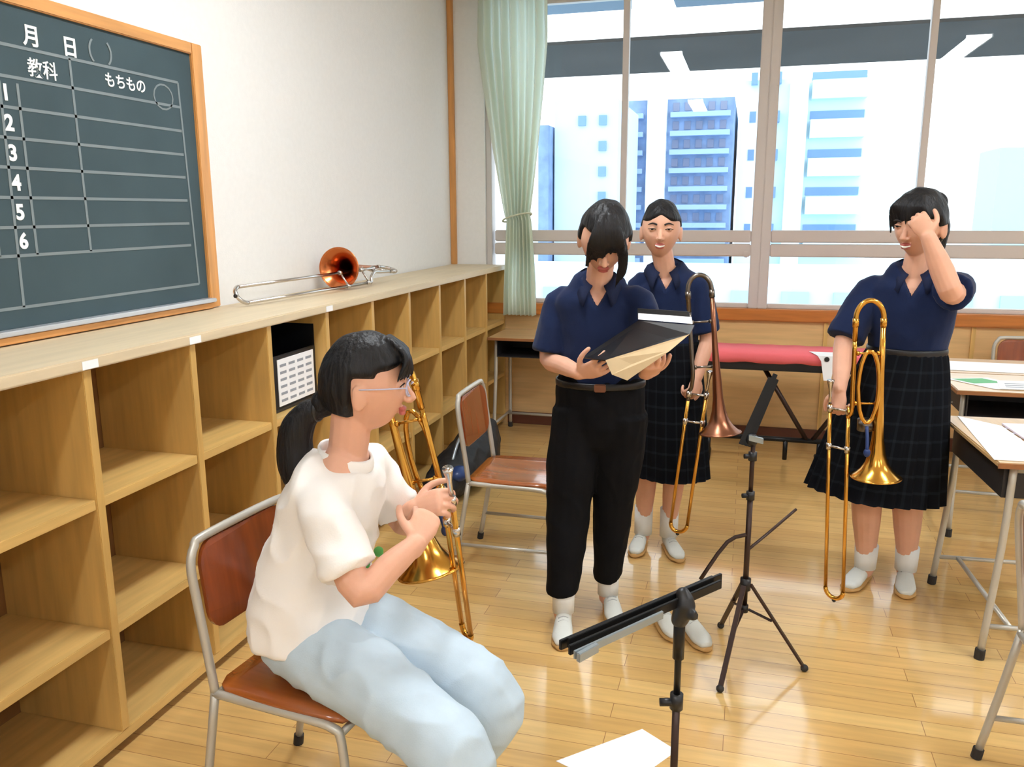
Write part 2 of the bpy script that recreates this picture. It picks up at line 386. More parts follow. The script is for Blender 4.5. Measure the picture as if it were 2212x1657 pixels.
# black document box with a printed sheet in the fourth top cubby
fb = thing('document_box', 'black document box with a printed sheet, in a top cubby behind the seated girl', 'document box', (-1.80, 2.99, .752), world=True)
b = B(); y0, y1 = 2.625, 2.99
box(b, (-1.96, y0, .753), (-1.69, y0+.02, 1.06)); box(b, (-1.96, y1-.02, .753), (-1.69, y1, 1.06)); box(b, (-1.96, y0+.02, .753), (-1.69, y1-.02, .77)); box(b, (-1.98, y0+.02, .753), (-1.96, y1-.02, 1.06)); box(b, (-1.70, y0+.02, .77), (-1.69, y1-.02, .97))
bmesh.ops.translate(b, verts=b.verts, vec=(0, .045+.0, 0))
obj('box_body', b, BLKP, fb, bev=.004)
b = B(); box(b, (-1.6895, 2.72, .775), (-1.687, 2.99, .955)); sheet = obj('printed_sheet', b, PAPER, fb)
b = B()
for k in range(6):
    for q in range(4): box(b, (-1.6868, 2.735+q*.064, .79+k*.027), (-1.6863, 2.735+q*.064+.045, .80+k*.027))
obj('print', b, PRINT, sheet)

# ------------------------------------------------------------------ blackboard
bb = thing('blackboard', 'dark green schedule blackboard in an orange wood frame on the left wall', 'blackboard', (RX0, 1.9, 1.14), world=True)
FXB = RX0+.03
b = B(); box(b, (RX0+.001, .62, 1.165), (FXB-.012, 2.80, 2.095)); obj('board_surface', b, BOARD, bb)
b = B(); box(b, (RX0+.001, .60, 2.07), (FXB, 2.785, 2.11)); obj('frame_top', b, OAK, bb, bev=.003)
b = B(); box(b, (RX0+.001, 2.785, 1.139), (FXB, 2.845, 2.11)); obj('frame_side', b, OAKZ, bb, bev=.003)
b = B(); box(b, (RX0+.001, .56, 1.139), (FXB, .60, 2.11)); obj('frame_side', b, OAKZ, bb, bev=.003)
b = B(); box(b, (RX0+.001, .60, 1.139), (FXB+.015, 2.785, 1.162)); obj('frame_bottom', b, OAK, bb, bev=.003)
b = B(); box(b, (FXB-.012, .60, 1.163), (FXB+.028, 2.785, 1.178)); obj('chalk_ledge', b, mat('ledge_aluminium', (205, 208, 214), .35, metal=.5), bb, bev=.003)
XL = FXB-.0115
b = B()
def rule(y0, z0, y1, z1, w=.0045):
    d = V((0, y1-y0, z1-z0)); n = V((0, -d.z, d.y)).normalized()*w
    p = [V((XL, y0, z0))-n, V((XL, y1, z1))-n, V((XL, y1, z1))+n, V((XL, y0, z0))+n]
    prism(b, p, (.0008, 0, 0))
TL, TR = 1.995, 2.705
for z in (1.960, 1.875, 1.792, 1.709, 1.628, 1.545, 1.462, 1.382): rule(.85 if z > 1.9 else TL-.13, z, TR, z)
rule(1.925, 1.235, 2.735, 1.235); rule(2.735, 1.235, TR, 1.96); rule(1.925, 1.235, TL-.06, 1.86); rule(TL, 1.86, TL, 1.382)
rule(2.2, 1.96, 2.205, 1.382); rule(TL-.13, 1.96, TL-.13, 1.382); rule(.85, 1.96, .85, 1.235); rule(.85, 1.235, 1.925, 1.235)
cy, cz = 2.62, 1.90
for q in range(14):
    a0, a1 = q/14*2*math.pi, (q+1)/14*2*math.pi
    rule(cy+.05*math.cos(a0), cz+.042*math.sin(a0), cy+.05*math.cos(a1), cz+.042*math.sin(a1), .003)
obj('ruled_lines', b, CHALKL, bb)
def text(body, y, z, size, m, parent, name='chalk_writing', x=XL+.001, rot=(math.pi/2, 0, math.pi/2), off=.0, ext=.0006):
    cu = bpy.data.curves.new('t', 'FONT'); cu.body = body; cu.size = size; cu.align_x = 'CENTER'; cu.align_y = 'CENTER'; cu.extrude = ext; cu.offset = off
    o = bpy.data.objects.new('t', cu); COL.objects.link(o)
    dg = bpy.context.evaluated_depsgraph_get(); me = bpy.data.meshes.new_from_object(o.evaluated_get(dg)); bpy.data.objects.remove(o)
    b = B(); b.from_mesh(me)
    from mathutils import Euler
    bmesh.ops.transform(b, matrix=Matrix.Translation((x, y, z)) @ Euler(rot).to_matrix().to_4x4(), verts=b.verts)
    return obj(name, b, m, parent, recalc=False)
text('月', 2.064, 1.995, .062, CHALKW, bb, off=.0016); text('日', 2.207, 1.99, .062, CHALKW, bb, off=.0016)
text('（', 2.27, 1.995, .07, CHALKL, bb, off=.0012); text('）', 2.395, 1.995, .07, CHALKL, bb, off=.0012)
text('教科', 2.092, 1.908, .055, CHALKW, bb, off=.0006)
text('もちもの', 2.435, 1.918, .048, CHALKW, bb, off=.0008)
for k in range(6): text(str(k+1), 1.951, 1.829-k*.0816, .06, CHALKW, bb, off=.0022)

# ------------------------------------------------------------------ curtain, gathered and tied
cu = thing('curtain', 'pale green curtain gathered and tied beside the window pier', 'curtain', (-1.58, 5.48, .8), world=True)
b = B(); NS, NZ = 96, 60
def cur(s, z):
    # s in 0..1 across, returns point; narrow waist at z = 1.46
    if z > 1.46: t = min(1, (z-1.46)/1.1); w = .17+.28*t**.9; c = -1.515-.025*t
    else: t = (1.46-z)/.66; w = .17+.06*math.sin(min(1, t)*1.5); c = -1.505
    x = c+(s-.5)*w
    amp = .035+.012*math.sin(z*3+s*5)
    y = 5.50+amp*math.sin(s*2*math.pi*8+.6*math.sin(z*2.1))+.012*math.sin(s*37+z*2)
    if z > 1.46: x += .02*math.sin((z-1.46)*1.7)*(s-.3)
    return V((x, y, z))
G = [[b.verts.new(cur(i/NS, .80+(2.93-.80)*j/NZ)) for i in range(NS+1)] for j in range(NZ+1)]
for j in range(NZ):
    for i in range(NS): b.faces.new((G[j][i], G[j][i+1], G[j+1][i+1], G[j+1][i]))
bmesh.ops.solidify(b, geom=b.faces[:], thickness=.0025)
obj('curtain_cloth', b, CURT, cu, smooth=True)
b = B(); tube(b, [(-1.515+.10*math.cos(a), 5.50+.062*math.sin(a), 1.46+.03*math.cos(a+.5)) for a in [q/20*2*math.pi for q in range(20)]], (.006), seg=8, closed=True)
obj('tie_band', b, mat('curtain_band', (196, 200, 176), .9), cu, smooth=True)
b = B(); tube(b, [(-2.0, 5.50, 2.95), (5.6, 5.50, 2.95)], .012, seg=10); rl = obj('curtain_rail', b, ALU)
tag(rl, 'slim pale curtain rail running above the whole window bank', 'curtain rail')

# ------------------------------------------------------------------ outside the windows
def facade(name, label, cat, x0, x1, y, d, z0, z1, m, group=None):
    t = thing(name, label, cat, ((x0+x1)/2, y, z0), world=True, group=group)
    b = B(); box(b, (x0, y, z0), (x1, y+d, z1)); obj('wall', b, m, t)
    return t
def rects(t, name, lst, y, m, dy=.15):
    for (x0, x1, z0, z1) in lst:
        b = B(); box(b, (x0, y-dy, z0), (x1, y+.02, z1)); obj(name, b, m, t)
PALEB = mat('pale_blue_facade', (196, 212, 238), .9, spec=.1, var=.04, vscale=.4)
PALEC = mat('pale_cyan_facade', (214, 240, 250), .9, spec=.1)
WHF = mat('white_facade', (240, 246, 250), .9, spec=.1)
SLATE = mat('slate_blue_facade', (132, 156, 190), .9, spec=.1, var=.25, vscale=.9)
WINB = mat('far_window_blue', (112, 150, 200), .4); WING = mat('far_window_grey', (124, 134, 160), .5)
GRD = mat('pale_roof_surface', (200, 226, 240), .9, spec=.1, var=.10, vscale=.25, stretch=(.15, 1, 1))
b = B(); box(b, (-160, 9, -3.4), (160, 300, -3.0)); struct('ground', b, GRD)
b = B(); box(b, (-30, 12, -3.0), (40, 12.3, -1.6)); g = struct('wall_parapet', b, mat('parapet_pale', (206, 214, 226), .9))
t = facade('office_block', 'pale blue block with tiny windows, far left through the glass', 'building', -10.3, -6.9, 45, 8, -3, 7.2, PALEB)
rects(t, 'window', [(-7.9, -7.5, z, z+.5) for z in (5.9, 4.6, 3.3, 2.0)]+[(-9.0, -8.6, 5.9, 6.4)], 45, WINB)
t = facade('narrow_tower', 'narrow slate blue building slice at the left edge of the glass', 'building', -10.95, -10.4, 44, 8, -3, 5.9, SLATE)
t = facade('apartment_tower', 'slate blue apartment tower with a white stairwell strip', 'building', -8.5, -1.3, 55, 14, -3, 8.3, SLATE)
b = B(); box(b, (-6.55, 54.5, -3), (-5.35, 55.1, 8.8)); obj('stairwell_strip', b, WHF, t)
bl = []; wn_ = []
for k in range(9):
    z = -1.8+k*1.12
    bl.append((-5.1, -1.5, z, z+.30)); bl.append((-8.4, -6.8, z, z+.30))
    for q in range(5): wn_.append((-5.0+q*.72, -4.62+q*.72, z+.42, z+.92))
rects(t, 'balcony', bl, 55, mat('tower_balcony', (158, 184, 220), .9), .7); rects(t, 'window', wn_, 55, WING, .05)
t = facade('apartment_block', 'white apartment block with rows of blue balconies, right of the centre post', 'building', -1.0, 7.3, 60, 12, -3, 9.9, PALEC)
b = B(); box(b, (-1.0, 59.3, -3), (.1, 60.1, 9.0)); box(b, (2.05, 59.3, -3), (3.2, 60.1, 9.6)); obj('wall_rib', b, WHF, t)
bl = []; wn_ = []; w2 = []
for k in range(5):
    z = -1.2+k*2.42
    bl.append((3.4, 6.7, z, z+1.15)); wn_.append((3.4, 6.7, z+1.25, z+1.75)); w2.append((.5, 1.5, z+1.1, z+1.8)); w2.append((-.9+.5, -.3+.3, z+1.1, z+1.8))
rects(t, 'balcony', bl, 60, PALEC, 1.1); rects(t, 'window', wn_, 60, WINB, .12); rects(t, 'window', w2, 60, WINB, .75)
t = facade('low_block', 'pale cyan low block right of the white apartment block', 'building', 12.0, 15.4, 90, 10, -3, 6.9, PALEC)
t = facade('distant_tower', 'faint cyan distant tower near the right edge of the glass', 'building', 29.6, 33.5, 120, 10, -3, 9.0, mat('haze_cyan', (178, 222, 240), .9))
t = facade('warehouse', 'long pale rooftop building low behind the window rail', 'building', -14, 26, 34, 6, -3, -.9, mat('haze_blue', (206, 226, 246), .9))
rects(t, 'window', [(-12+q*1.9, -11+q*1.9, -2.3, -1.6) for q in range(19)], 34, mat('far_window_pale', (172, 206, 232), .6))
SOF = mat('dark_soffit', (66, 66, 66), .8, spec=.1, var=.12, vscale=1.5)
b = B(); box(b, (-9, 7.95, 3.0), (16, 9.80, 3.03)); c = struct('trim_4', b, SOF)
b = B(); box(b, (-2.6, RY1+.17, 3.0), (-.95, 6.75, 3.1)); box(b, (-.62, RY1+.17, 3.0), (.02, 6.80, 3.1)); struct('trim_5', b, mat('blue_grey_eave', (120, 140, 160), .8, spec=.1))
b = B(); box(b, (-3, RY1+.17, -.15), (7, 7.2, 0.0)); struct('floor_balcony', b, mat('balcony_floor', (190, 200, 205), .8))

# ------------------------------------------------------------------ people
UP = V((0, 0, 1))
def frame(c, f, up=UP, s=1.):
    f = V(f).normalized(); x = f.cross(V(up)).normalized(); z = x.cross(f)
    m = Matrix.Identity(4)
    for i in range(3): m[i][0], m[i][1], m[i][2], m[i][3] = x[i]*s, f[i]*s, z[i]*s, c[i]
    return m
def sph(nu, nv, fn):
    """closed parametric ball: fn(unit dir) -> point"""
    b = B(); rows = []
    top = b.verts.new(fn(V((0, 0, 1)))); bot = b.verts.new(fn(V((0, 0, -1))))
    for i in range(1, nv):
        th = math.pi*i/nv
        rows.append([b.verts.new(fn(V((math.sin(th)*math.cos(2*math.pi*j/nu), math.sin(th)*math.sin(2*math.pi*j/nu), math.cos(th))))) for j in range(nu)])
    for j in range(nu):
        k = (j+1) % nu
        b.faces.new((top, rows[0][j], rows[0][k])); b.faces.new((bot, rows[-1][k], rows[-1][j]))
        for i in range(nv-2): b.faces.new((rows[i][j], rows[i+1][j], rows[i+1][k], rows[i][k]))
    return b
def ss(a, b, x):
    t = max(0, min(1, (x-a)/(b-a))); return t*t*(3-2*t)
def skull(d):
    x, y, z = d.x*.073, d.y*.090, d.z*.106
    if z < 0:
        t = min(1, -d.z); x *= 1-.24*t**1.4
        y = y*(1-.08*t) if y > 0 else y*(1-.5*t**1.2)
        if d.y > 0: x *= 1-.10*t
    if d.y > .2:
        e = math.exp(-((abs(x)-.031)/.017)**2-((z-.004)/.013)**2); y -= .0095*e
        y += .004*math.exp(-(x/.03)**2-((z+.088)/.015)**2)
        y += .003*math.exp(-((abs(x)-.04)/.02)**2-((z+.03)/.02)**2)
    return V((x, y, z))
def merge(dst, src, mx=None):
    if mx is not None: bmesh.ops.transform(src, matrix=mx, verts=src.verts)
    me = bpy.data.meshes.new('x'); src.to_mesh(me); src.free(); dst.from_mesh(me); bpy.data.meshes.remove(me)
def add_head(bm, H):
    h = sph(40, 30, skull)
    limb(h, [(0, .080, .006), (0, .092, -.012), (0, .103, -.030), (0, .092, -.036)], [.006, .0075, .0105, .006], seg=10, k=2)
    for s in (-1, 1):
        ball(h, (s*.010, .092, -.032), (.007, .008, .006), seg=8)
        ball(h, (s*.0745, -.008, -.018), (.0065, .018, .029), Matrix.Rotation(s*.30, 4, 'Z') @ Matrix.Rotation(-.15, 4, 'X'), seg=12); ball(h, (s*.0775, -.018, -.012), (.005, .007, .023), seg=10)
        ball(h, (s*.031, .076, .004), (.0145, .008, .0085), seg=10)
    ball(h, (0, .083, -.054), (.021, .0085, .0050), seg=12); ball(h, (0, .081, -.064), (.017, .009, .0055), seg=12)
    merge(bm, h, H)
def hand(bm, W, F, N, ts=1, curl=(.35, .4, .3), s=.92, spread=.10, thumb=.5):
    W = V(W); F = V(F).normalized(); N = V(N); N = (N-F*N.dot(F)).normalized(); T = F.cross(N)*ts
    limb(bm, [W-F*.02*s, W+F*.012*s, W+F*.045*s, W+F*.078*s], [(.023*s, .017*s), (.028*s, .017*s), (.037*s, .0145*s), (.036*s, .012*s)], seg=14, side=T, k=3)
    tips = []
    for o, l, a in ((.0285, .92, 1), (.0095, 1.03, .35), (-.0095, .97, -.35), (-.0275, .76, -1)):
        p = W+F*(.072-.006*abs(a))*s+T*o*s; D = (F+T*spread*a).normalized(); pts = [p-D*.012*s, p]; th = 0
        for L, c in zip((.038, .026, .021), curl):
            th += c*(1+.08*(1-a)); p = p+(D*math.cos(th)-N*math.sin(th))*L*l*s; pts.append(p)
        limb(bm, pts, [.0090*s, .0088*s, .0082*s, .0076*s, .0066*s], seg=10, k=2); tips.append(p)
    p = W+F*.018*s+T*.022*s; pts = [W+F*.008*s+T*.008*s, p]
    for L, (a, b2, c) in zip((.036, .030, .024), ((.80, .55, .25), (.45, .80, thumb), (.15, .85, thumb*1.3))):
        d = (T*a+F*b2-N*c).normalized(); p = p+d*L*s; pts.append(p)
    limb(bm, pts, [.013*s, .0125*s, .0105*s, .0092*s, .0078*s], seg=10, k=2)
def finish_body(bm, root, H, voxel=.0033):
    b = fuse(bm, voxel, 2, .4); Hi = H.inverted()
    for f in b.faces:
        p = Hi @ f.calc_center_median(); f.smooth = True
        if p.y > .074 and -.0715 < p.z < -.047 and (p.x/.023)**2+((p.z+.059)/.0115)**2 < 1: f.material_index = 1
    return obj('body', b, [SKIN, LIP], root, recalc=False)
def face_bits(root, H, smile=False, squint=1.):
    for s in (-1, 1):
        e = B(); ball(e, (s*.031, .0745, .003), (.0125, .0095, .0075*squint), seg=16)
        for f in e.faces:
            c = f.calc_center_median()
            if c.y > .080 and abs(c.x-s*.031) < .0062: f.material_index = 1
        bmesh.ops.transform(e, matrix=H, verts=e.verts); obj('eye', e, [EYEW, EYEB], root, smooth=True)
        w = B(); limb(w, [(s*.015, .0915, .021), (s*.030, .0895, .026), (s*.047, .0765, .020)], [(.0035, .002), (.0032, .002), (.0015, .001)], seg=8, side=(0, 0, 1), k=3)
        bmesh.ops.transform(w, matrix=H, verts=w.verts); obj('eyebrow', w, BROW, root, smooth=True)
        l = B(); limb(l, [(s*.018, .0835, .004), (s*.031, .0855, .0095*squint+.001), (s*.046, .0765, .004)], [.0012, .0017, .0012], seg=6, k=3)
        bmesh.ops.transform(l, matrix=H, verts=l.verts); obj('eyelash', l, BROW, root, smooth=True)
    if smile:
        t = B(); limb(t, [(-.016, .0855, -.056), (0, .0915, -.0605), (.016, .0855, -.056)], [(.0022, .002), (.0036, .002), (.0022, .002)], seg=8, side=(0, 0, 1), k=3)
        bmesh.ops.transform(t, matrix=H, verts=t.verts); obj('teeth', t, TEETH, root, smooth=True)
def hair_cap(root, H, mask, name='hair', extra=None, thick=.011, voxel=.0045):
    def fn(d):
        p = skull(d); q = V((d.x*.071, d.y*.090, d.z*.106))
        if d.z < 0: q = V((d.x*.071*(1-.12*-d.z), d.y*(.090 if d.y > 0 else .094), d.z*.100))
        m = mask(d); r = q+d*(thick+.004*noise.noise(d*3))
        return p*.80*(1-m)+r*m
    h = sph(72, 54, fn)
    if extra: extra(h)
    b = fuse(h, voxel, 2, .4)
    bmesh.ops.transform(b, matrix=H, verts=b.verts)
    o = obj(name, b, HAIR, root, smooth=True, recalc=False); return o
def shoe(root, heel, toe, s=1., name='shoe', z=0.):
    """indoor shoe: upper, rubber sole, laces; heel and toe are points on the floor"""
    h = V(heel); t = V(toe); f = (t-h).normalized(); L = .215*s; x = f.cross(UP)
    P = lambda a, b2, c: h+f*a*L+x*b2+UP*(c+z)
    b = B()
    limb(b, [P(.10, 0, .040), P(.30, 0, .040), P(.55, 0, .034), P(.78, 0, .029), P(.95, 0, .025)],
         [(.027*s, .030*s), (.030*s, .031*s), (.035*s, .026*s), (.038*s, .021*s), (.027*s, .014*s)], side=x, seg=16, k=3)
    limb(b, [P(.20, 0, .04), P(.19, 0, .082)], [.031*s, .030*s], seg=14, k=2, dome=False)
    o = obj(name, fuse(b, .005, 2), SHOEW, root, smooth=True, recalc=False)
    b = B(); tube(b, [P(.02, 0, .010), P(.10, 0, .010), P(.35, 0, .010), P(.6, 0, .010), P(.85, 0, .010), P(1.0, 0, .011), P(1.03, 0, .012)],
         [(.012, .009), (.030*s, .0095), (.033*s, .0095), (.040*s, .0095), (.039*s, .0095), (.022*s, .0095), (.008, .006)], side=x, seg=16, k=3)
    obj('sole', b, SOLE, o, smooth=True)
    b = B()
    for k in range(4): tube(b, [P(.42+.08*k, -.018, .062-.006*k), P(.42+.08*k, 0, .067-.006*k), P(.45+.08*k, .018, .062-.006*k)], .0022, seg=6, k=2)
    obj('laces', b, LACE, o, smooth=True)
    return o
def torso(bm, secs, side, grow=0., k=4, seg=28):
    limb(bm, [c for c, _ in secs], [(a+grow, d+grow) for _, (a, d) in secs], seg=seg, side=side, k=k)
def collar(root, c, f, m, rn=.052, name='collar', tip=.055):
    """turned-down polo collar around the neck at c, opening towards f"""
    f = V(f); f.z = 0; f.normalize(); x = f.cross(UP); b = B(); A = []; n = 26
    for i in range(n+1):
        a = math.radians(22)+(2*math.pi-math.radians(44))*i/n
        d = f*math.cos(a)+x*math.sin(a); w = max(0, math.cos(a)); e = ss(.55, 1, w)
        q0 = V(c)+d*rn+UP*(.022-.035*w-.006*e); q1 = V(c)+d*(rn+.034+.014*e)+UP*(-.012-.05*w-tip*e*.5)
        q1 = q1+(x*math.copysign(.012, math.sin(a)))*e
        A.append((b.verts.new(q0), b.verts.new((q0+q1)/2+UP*.006+d*.004), b.verts.new(q1)))
    for i in range(n):
        for j in range(2): b.faces.new((A[i][j], A[i+1][j], A[i+1][j+1], A[i][j+1]))
    bmesh.ops.recalc_face_normals(b, faces=b.faces)
    bmesh.ops.solidify(b, geom=b.faces[:], thickness=.005)
    return obj(name, b, m, root, smooth=True)
def garment(root, name, bm, m, voxel=.0065, wr=.004, seed=0, vcut=None, sc=(9, 9, 6), fn=None, sm=7):
    b = fuse(bm, voxel, sm, .6); wrinkle(b, wr, sc, seed)
    if fn: fn(b)
    if vcut:
        c, f, z0, z1, k = vcut; f = V(f); f.z = 0; f.normalize(); x = f.cross(UP)
        for v in b.verts:
            p = v.co-V(c); fy = p.dot(f)
            if fy > 0:
                h = (v.co.z-z0)/(z1-z0); t = ss(0, .012, k*h*(z1-z0)-abs(p.dot(x))) if h > 0 else 0
                v.co -= f*.034*t
    return obj(name, b, m, root, smooth=True, recalc=False)
def skirt(root, top, bot, r0, r1, side, pleats=22, amp=.012, m=None):
    """pleated skirt, a cloth tube with thickness and UVs; top/bot = centres, r = (rx, ry)"""
    b = B(); uv = b.loops.layers.uv.new('uv'); N = pleats*8; NZ = 24; x = V(side); x.z = 0; x.normalize(); y = UP.cross(x); G = []
    for j in range(NZ+1):
        t = j/NZ; c = V(top).lerp(V(bot), t); e = t**.75; row = []
        for i in range(N):
            a = 2*math.pi*i/N; ph = (i/8) % 1; saw = (ph if ph < .8 else (1-ph)*4)
            rr = 1+(amp/.2)*(saw-.4)*(0.25+t)
            wob = 1+.035*t*math.sin(3*a+1)+.03*t*math.sin(5*a+.5)
            row.append(b.verts.new(c+x*((r0[0]+(r1[0]-r0[0])*e)*rr*wob*math.cos(a))+y*((r0[1]+(r1[1]-r0[1])*e)*rr*wob*math.sin(a))))
        G.append(row)
    for j in range(NZ):
        for i in range(N):
            k = (i+1) % N; f = b.faces.new((G[j][i], G[j][k], G[j+1][k], G[j+1][i]))
            for lp, (u, v) in zip(f.loops, ((i/N, j/NZ), ((i+1)/N, j/NZ), ((i+1)/N, (j+1)/NZ), (i/N, (j+1)/NZ))): lp[uv].uv = (u, v)
    bmesh.ops.solidify(b, geom=b.faces[:], thickness=.004)
    return obj('skirt', b, m or PLAID, root, smooth=True, recalc=False)
def belt(root, c, r, side, m, h=.018):
    b = B(); x = V(side); x.z = 0; x.normalize(); y = UP.cross(x); n = 40
    tube(b, [V(c)+x*r[0]*math.cos(2*math.pi*i/n)+y*r[1]*math.sin(2*math.pi*i/n) for i in range(n)], [(h, .004)]*n, seg=8, side=UP, closed=True)
    return obj('belt', b, m, root, smooth=True)

# ---- person B: reading an open folder, navy polo and black trousers
p = thing('person', 'person in navy polo and black trousers, head bowed, reading an open folder', 'person', (-.52, 2.86, 0), world=True)
f = V((.12, -.99, 0)).normalized(); x = f.cross(UP)
H = frame((-.463, 2.775, 1.413), (.16, -.83, -.50), up=(.10, -.2, 1), s=1.10)
bm = B(); add_head(bm, H)
nb = V((-.493, 2.855, 1.27))
limb(bm, [(-.50, 2.875, 1.20), nb, H @ V((0, -.025, -.055))], [(.058, .05), (.046, .048), (.045, .047)], side=x, k=3)
S = [((-.487, 2.88, .84), (.135, .095)), ((-.487, 2.885, .96), (.125, .09)), ((-.495, 2.88, 1.10), (.145, .098)), ((-.50, 2.87, 1.19), (.15, .085)), ((-.497, 2.865, 1.235), (.10, .062))]
torso(bm, S, x, -.014)
shR, elR, wrR = V((-.640, 2.875, 1.185)), V((-.668, 2.845, .985)), V((-.520, 2.665, .972))
shL, elL, wrL = V((-.352, 2.85, 1.195)), V((-.300, 2.83, .985)), V((-.300, 2.655, .985))
for a, e, w in ((shR, elR, wrR), (shL, elL, wrL)): limb(bm, [a, (a+e)/2, e, (e+w)/2, w], [.040, .038, .034, .032, .0225], k=3)
hand(bm, wrR, (.75, -.45, .30), (-.3, -.75, -.6), ts=-1, curl=(.25, .35, .5))
hand(bm, wrL, (.35, -.75, .40), (.3, -.55, -.7), ts=1, curl=(.3, .6, .6))
for a, k_, an in (((-.565, 2.87, .82), (-.575, 2.83, .47), (-.590, 2.765, .09)), ((-.405, 2.885, .82), (-.432, 2.91, .47), (-.455, 2.95, .09))):
    limb(bm, [a, k_, an, V(an)+V((0, 0, -.045))], [.068, .048, .034, .034], k=3)
body = finish_body(bm, p, H); face_bits(p, H, squint=.5)
# trousers
b = B(); limb(b, [(-.487, 2.88, .93), (-.487, 2.88, .86), (-.487, 2.88, .75)], [(.145, .105), (.162, .118), (.165, .118)], side=x, k=3)
limb(b, [(-.566, 2.87, .80), (-.578, 2.84, .60), (-.588, 2.815, .40), (-.594, 2.775, .17), (-.594, 2.77, .13)], [(.094, .108), (.093, .098), (.078, .083), (.062, .066), (.058, .062)], side=x, k=3, dome=False)
limb(b, [(-.408, 2.885, .80), (-.424, 2.90, .60), (-.440, 2.92, .40), (-.455, 2.945, .17), (-.456, 2.95, .135)], [(.094, .108), (.092, .098), (.074, .083), (.056, .064), (.052, .060)], side=x, k=3, dome=False)
garment(p, 'trousers', b, BLKT, wr=.006, seed=3)
bl_ = belt(p, (-.487, 2.88, .905), (.157, .116), x, BLKP, .013)
b = B(); box(b, (-.02, -.006, -.014), (.02, .004, .014), frame((-.467, 2.757, .905), f)); obj('buckle', b, mat('copper_buckle', (120, 84, 70), .3, metal=1), bl_, bev=.003)
# polo
b = B(); torso(b, [((-.487, 2.88, .895), (.142, .106)), ((-.487, 2.885, .97), (.150, .110))]+[(c, (a+.006, d+.010)) for c, (a, d) in S[2:]], x)
for a, e, w in ((shR, elR, wrR), (shL, elL, wrL)):
    limb(b, [a+(V((-.50, 2.87, 1.20))-a)*.35, a, (a*.5+e*.5), e+(a-e)*.12], [.046, .052, .060, .063], k=3, dome=False)
garment(p, 'polo_shirt', b, NAVY, wr=.0065, seed=11, vcut=((-.497, 2.865, 0), f, 1.165, 1.25, .55))
collar(p, nb+V((0, -.004, -.002)), f, NAVYC)
def m_B(d):   # fringe comes low over the face
    face = ss(.10, .35, d.y)*ss(.52, .40, d.z+.25*max(0, -d.x)); ear = ss(.30, .2, abs(d.y-.0))*ss(-.02, -.1, d.z)*ss(.6, .8, abs(d.x))
    return (1-face)*(1-ear)*ss(-.78, -.62, d.z)
def ex_B(h):
    for i in range(15):
        s = -.9+1.8*i/14; x0 = s*.045; ln = .008-.035*ss(-.3, .6, s)+.006*math.sin(i*2.3)
        if abs(s) > .75: ln = -.055
        limb(h, [(x0*.4, .045, .105), (x0*.8, .082, .075), (x0*1.15, .099, .035), (x0*1.3, .102-.03*abs(s), ln)], [(.012, .006), (.012, .007), (.010, .006), (.003, .002)], seg=8, side=(1, 0, 0), k=3)
    for q in (0, .008, .016):   # long lock hanging beside the cheek
        limb(h, [(-.03-q, .075, .06), (-.052-q*.5, .085, .0), (-.047-q, .094, -.05), (-.040-q, .098, -.115+q*2)], [.008, .009, .007, .002], seg=8, k=3)
    ball(h, (.0, -.098, -.045), (.030, .026, .034))
    limb(h, [(.0, -.105, -.05), (.02, -.12, -.09), (.045, -.105, -.135)], [.022, .022, .006], k=3)
hair_cap(p, H, m_B, extra=ex_B)
for c in ((-.590, 2.765), (-.455, 2.95)):
    b = B(); limb(b, [(*c, .17), (*c, .06)], [.042, .040], dome=False, k=2); obj('sock', b, SOCK, p, smooth=True)
shoe(p, (-.595, 2.80, 0), (-.555, 2.58, 0)); shoe(p, (-.458, 3.0, 0), (-.40, 2.79, 0), .95)

# the folder in B's hands
t = thing('folder', 'open black folder with kraft inner board held by the bowed person', 'folder', (-.33, 2.6, 1.08), world=True)
S1, S2 = (-.413, 2.53, 1.045), (-.157, 2.50, 1.140)
b = B(); prism(b, [S1, S2, (-.154, 2.66, 1.146), (-.336, 2.72, 1.149), (-.51, 2.66, 1.028)], (0, .002, -.004)); obj('back_cover', b, BLKP, t)
b = B(); prism(b, [S1, S2, (-.213, 2.478, 1.090), (-.338, 2.490, .992), (-.388, 2.505, 1.005)], (0, .003, 0)); obj('kraft_board', b, KRAFT, t)
b = B(); prism(b, [(-.338, 2.715, 1.152), (-.16, 2.665, 1.149), (-.166, 2.69, 1.166), (-.341, 2.735, 1.168)], (0, .006, .001)); obj('page', b, PAPER, t)
b = B(); prism(b, [(-.343, 2.742, 1.152), (-.166, 2.697, 1.149), (-.176, 2.71, 1.182), (-.345, 2.75, 1.184)], (0, .004, 0)); obj('page_cover', b, BLKP, t)

# ---- person C: behind, smiling at the camera, trombone in the left hand
p = thing('person', 'smiling person in navy polo and plaid skirt standing behind the reader', 'person', (-.32, 3.57, 0), world=True)
f = V((.10, -1, 0)).normalized(); x = f.cross(UP)
H = frame((-.354, 3.525, 1.425), (.08, -1, -.03), up=(.02, 0, 1), s=1.08)
bm = B(); add_head(bm, H); nb = V((-.337, 3.555, 1.268))
limb(bm, [(-.33, 3.57, 1.20), nb, H @ V((0, -.02, -.06))], [(.056, .05), (.044, .046), (.044, .046)], side=x, k=3)
S = [((-.31, 3.585, .84), (.13, .095)), ((-.31, 3.585, .95), (.105, .082)), ((-.318, 3.58, 1.10), (.128, .095)), ((-.322, 3.57, 1.19), (.134, .082)), ((-.33, 3.565, 1.235), (.09, .06))]
torso(bm, S, x, -.014)
shR, elR, wrR = V((-.448, 3.575, 1.185)), V((-.475, 3.575, .97)), V((-.455, 3.52, .78))
shL, elL, wrL = V((-.200, 3.565, 1.185)), V((-.150, 3.55, .975)), V((-.180, 3.465, .820))
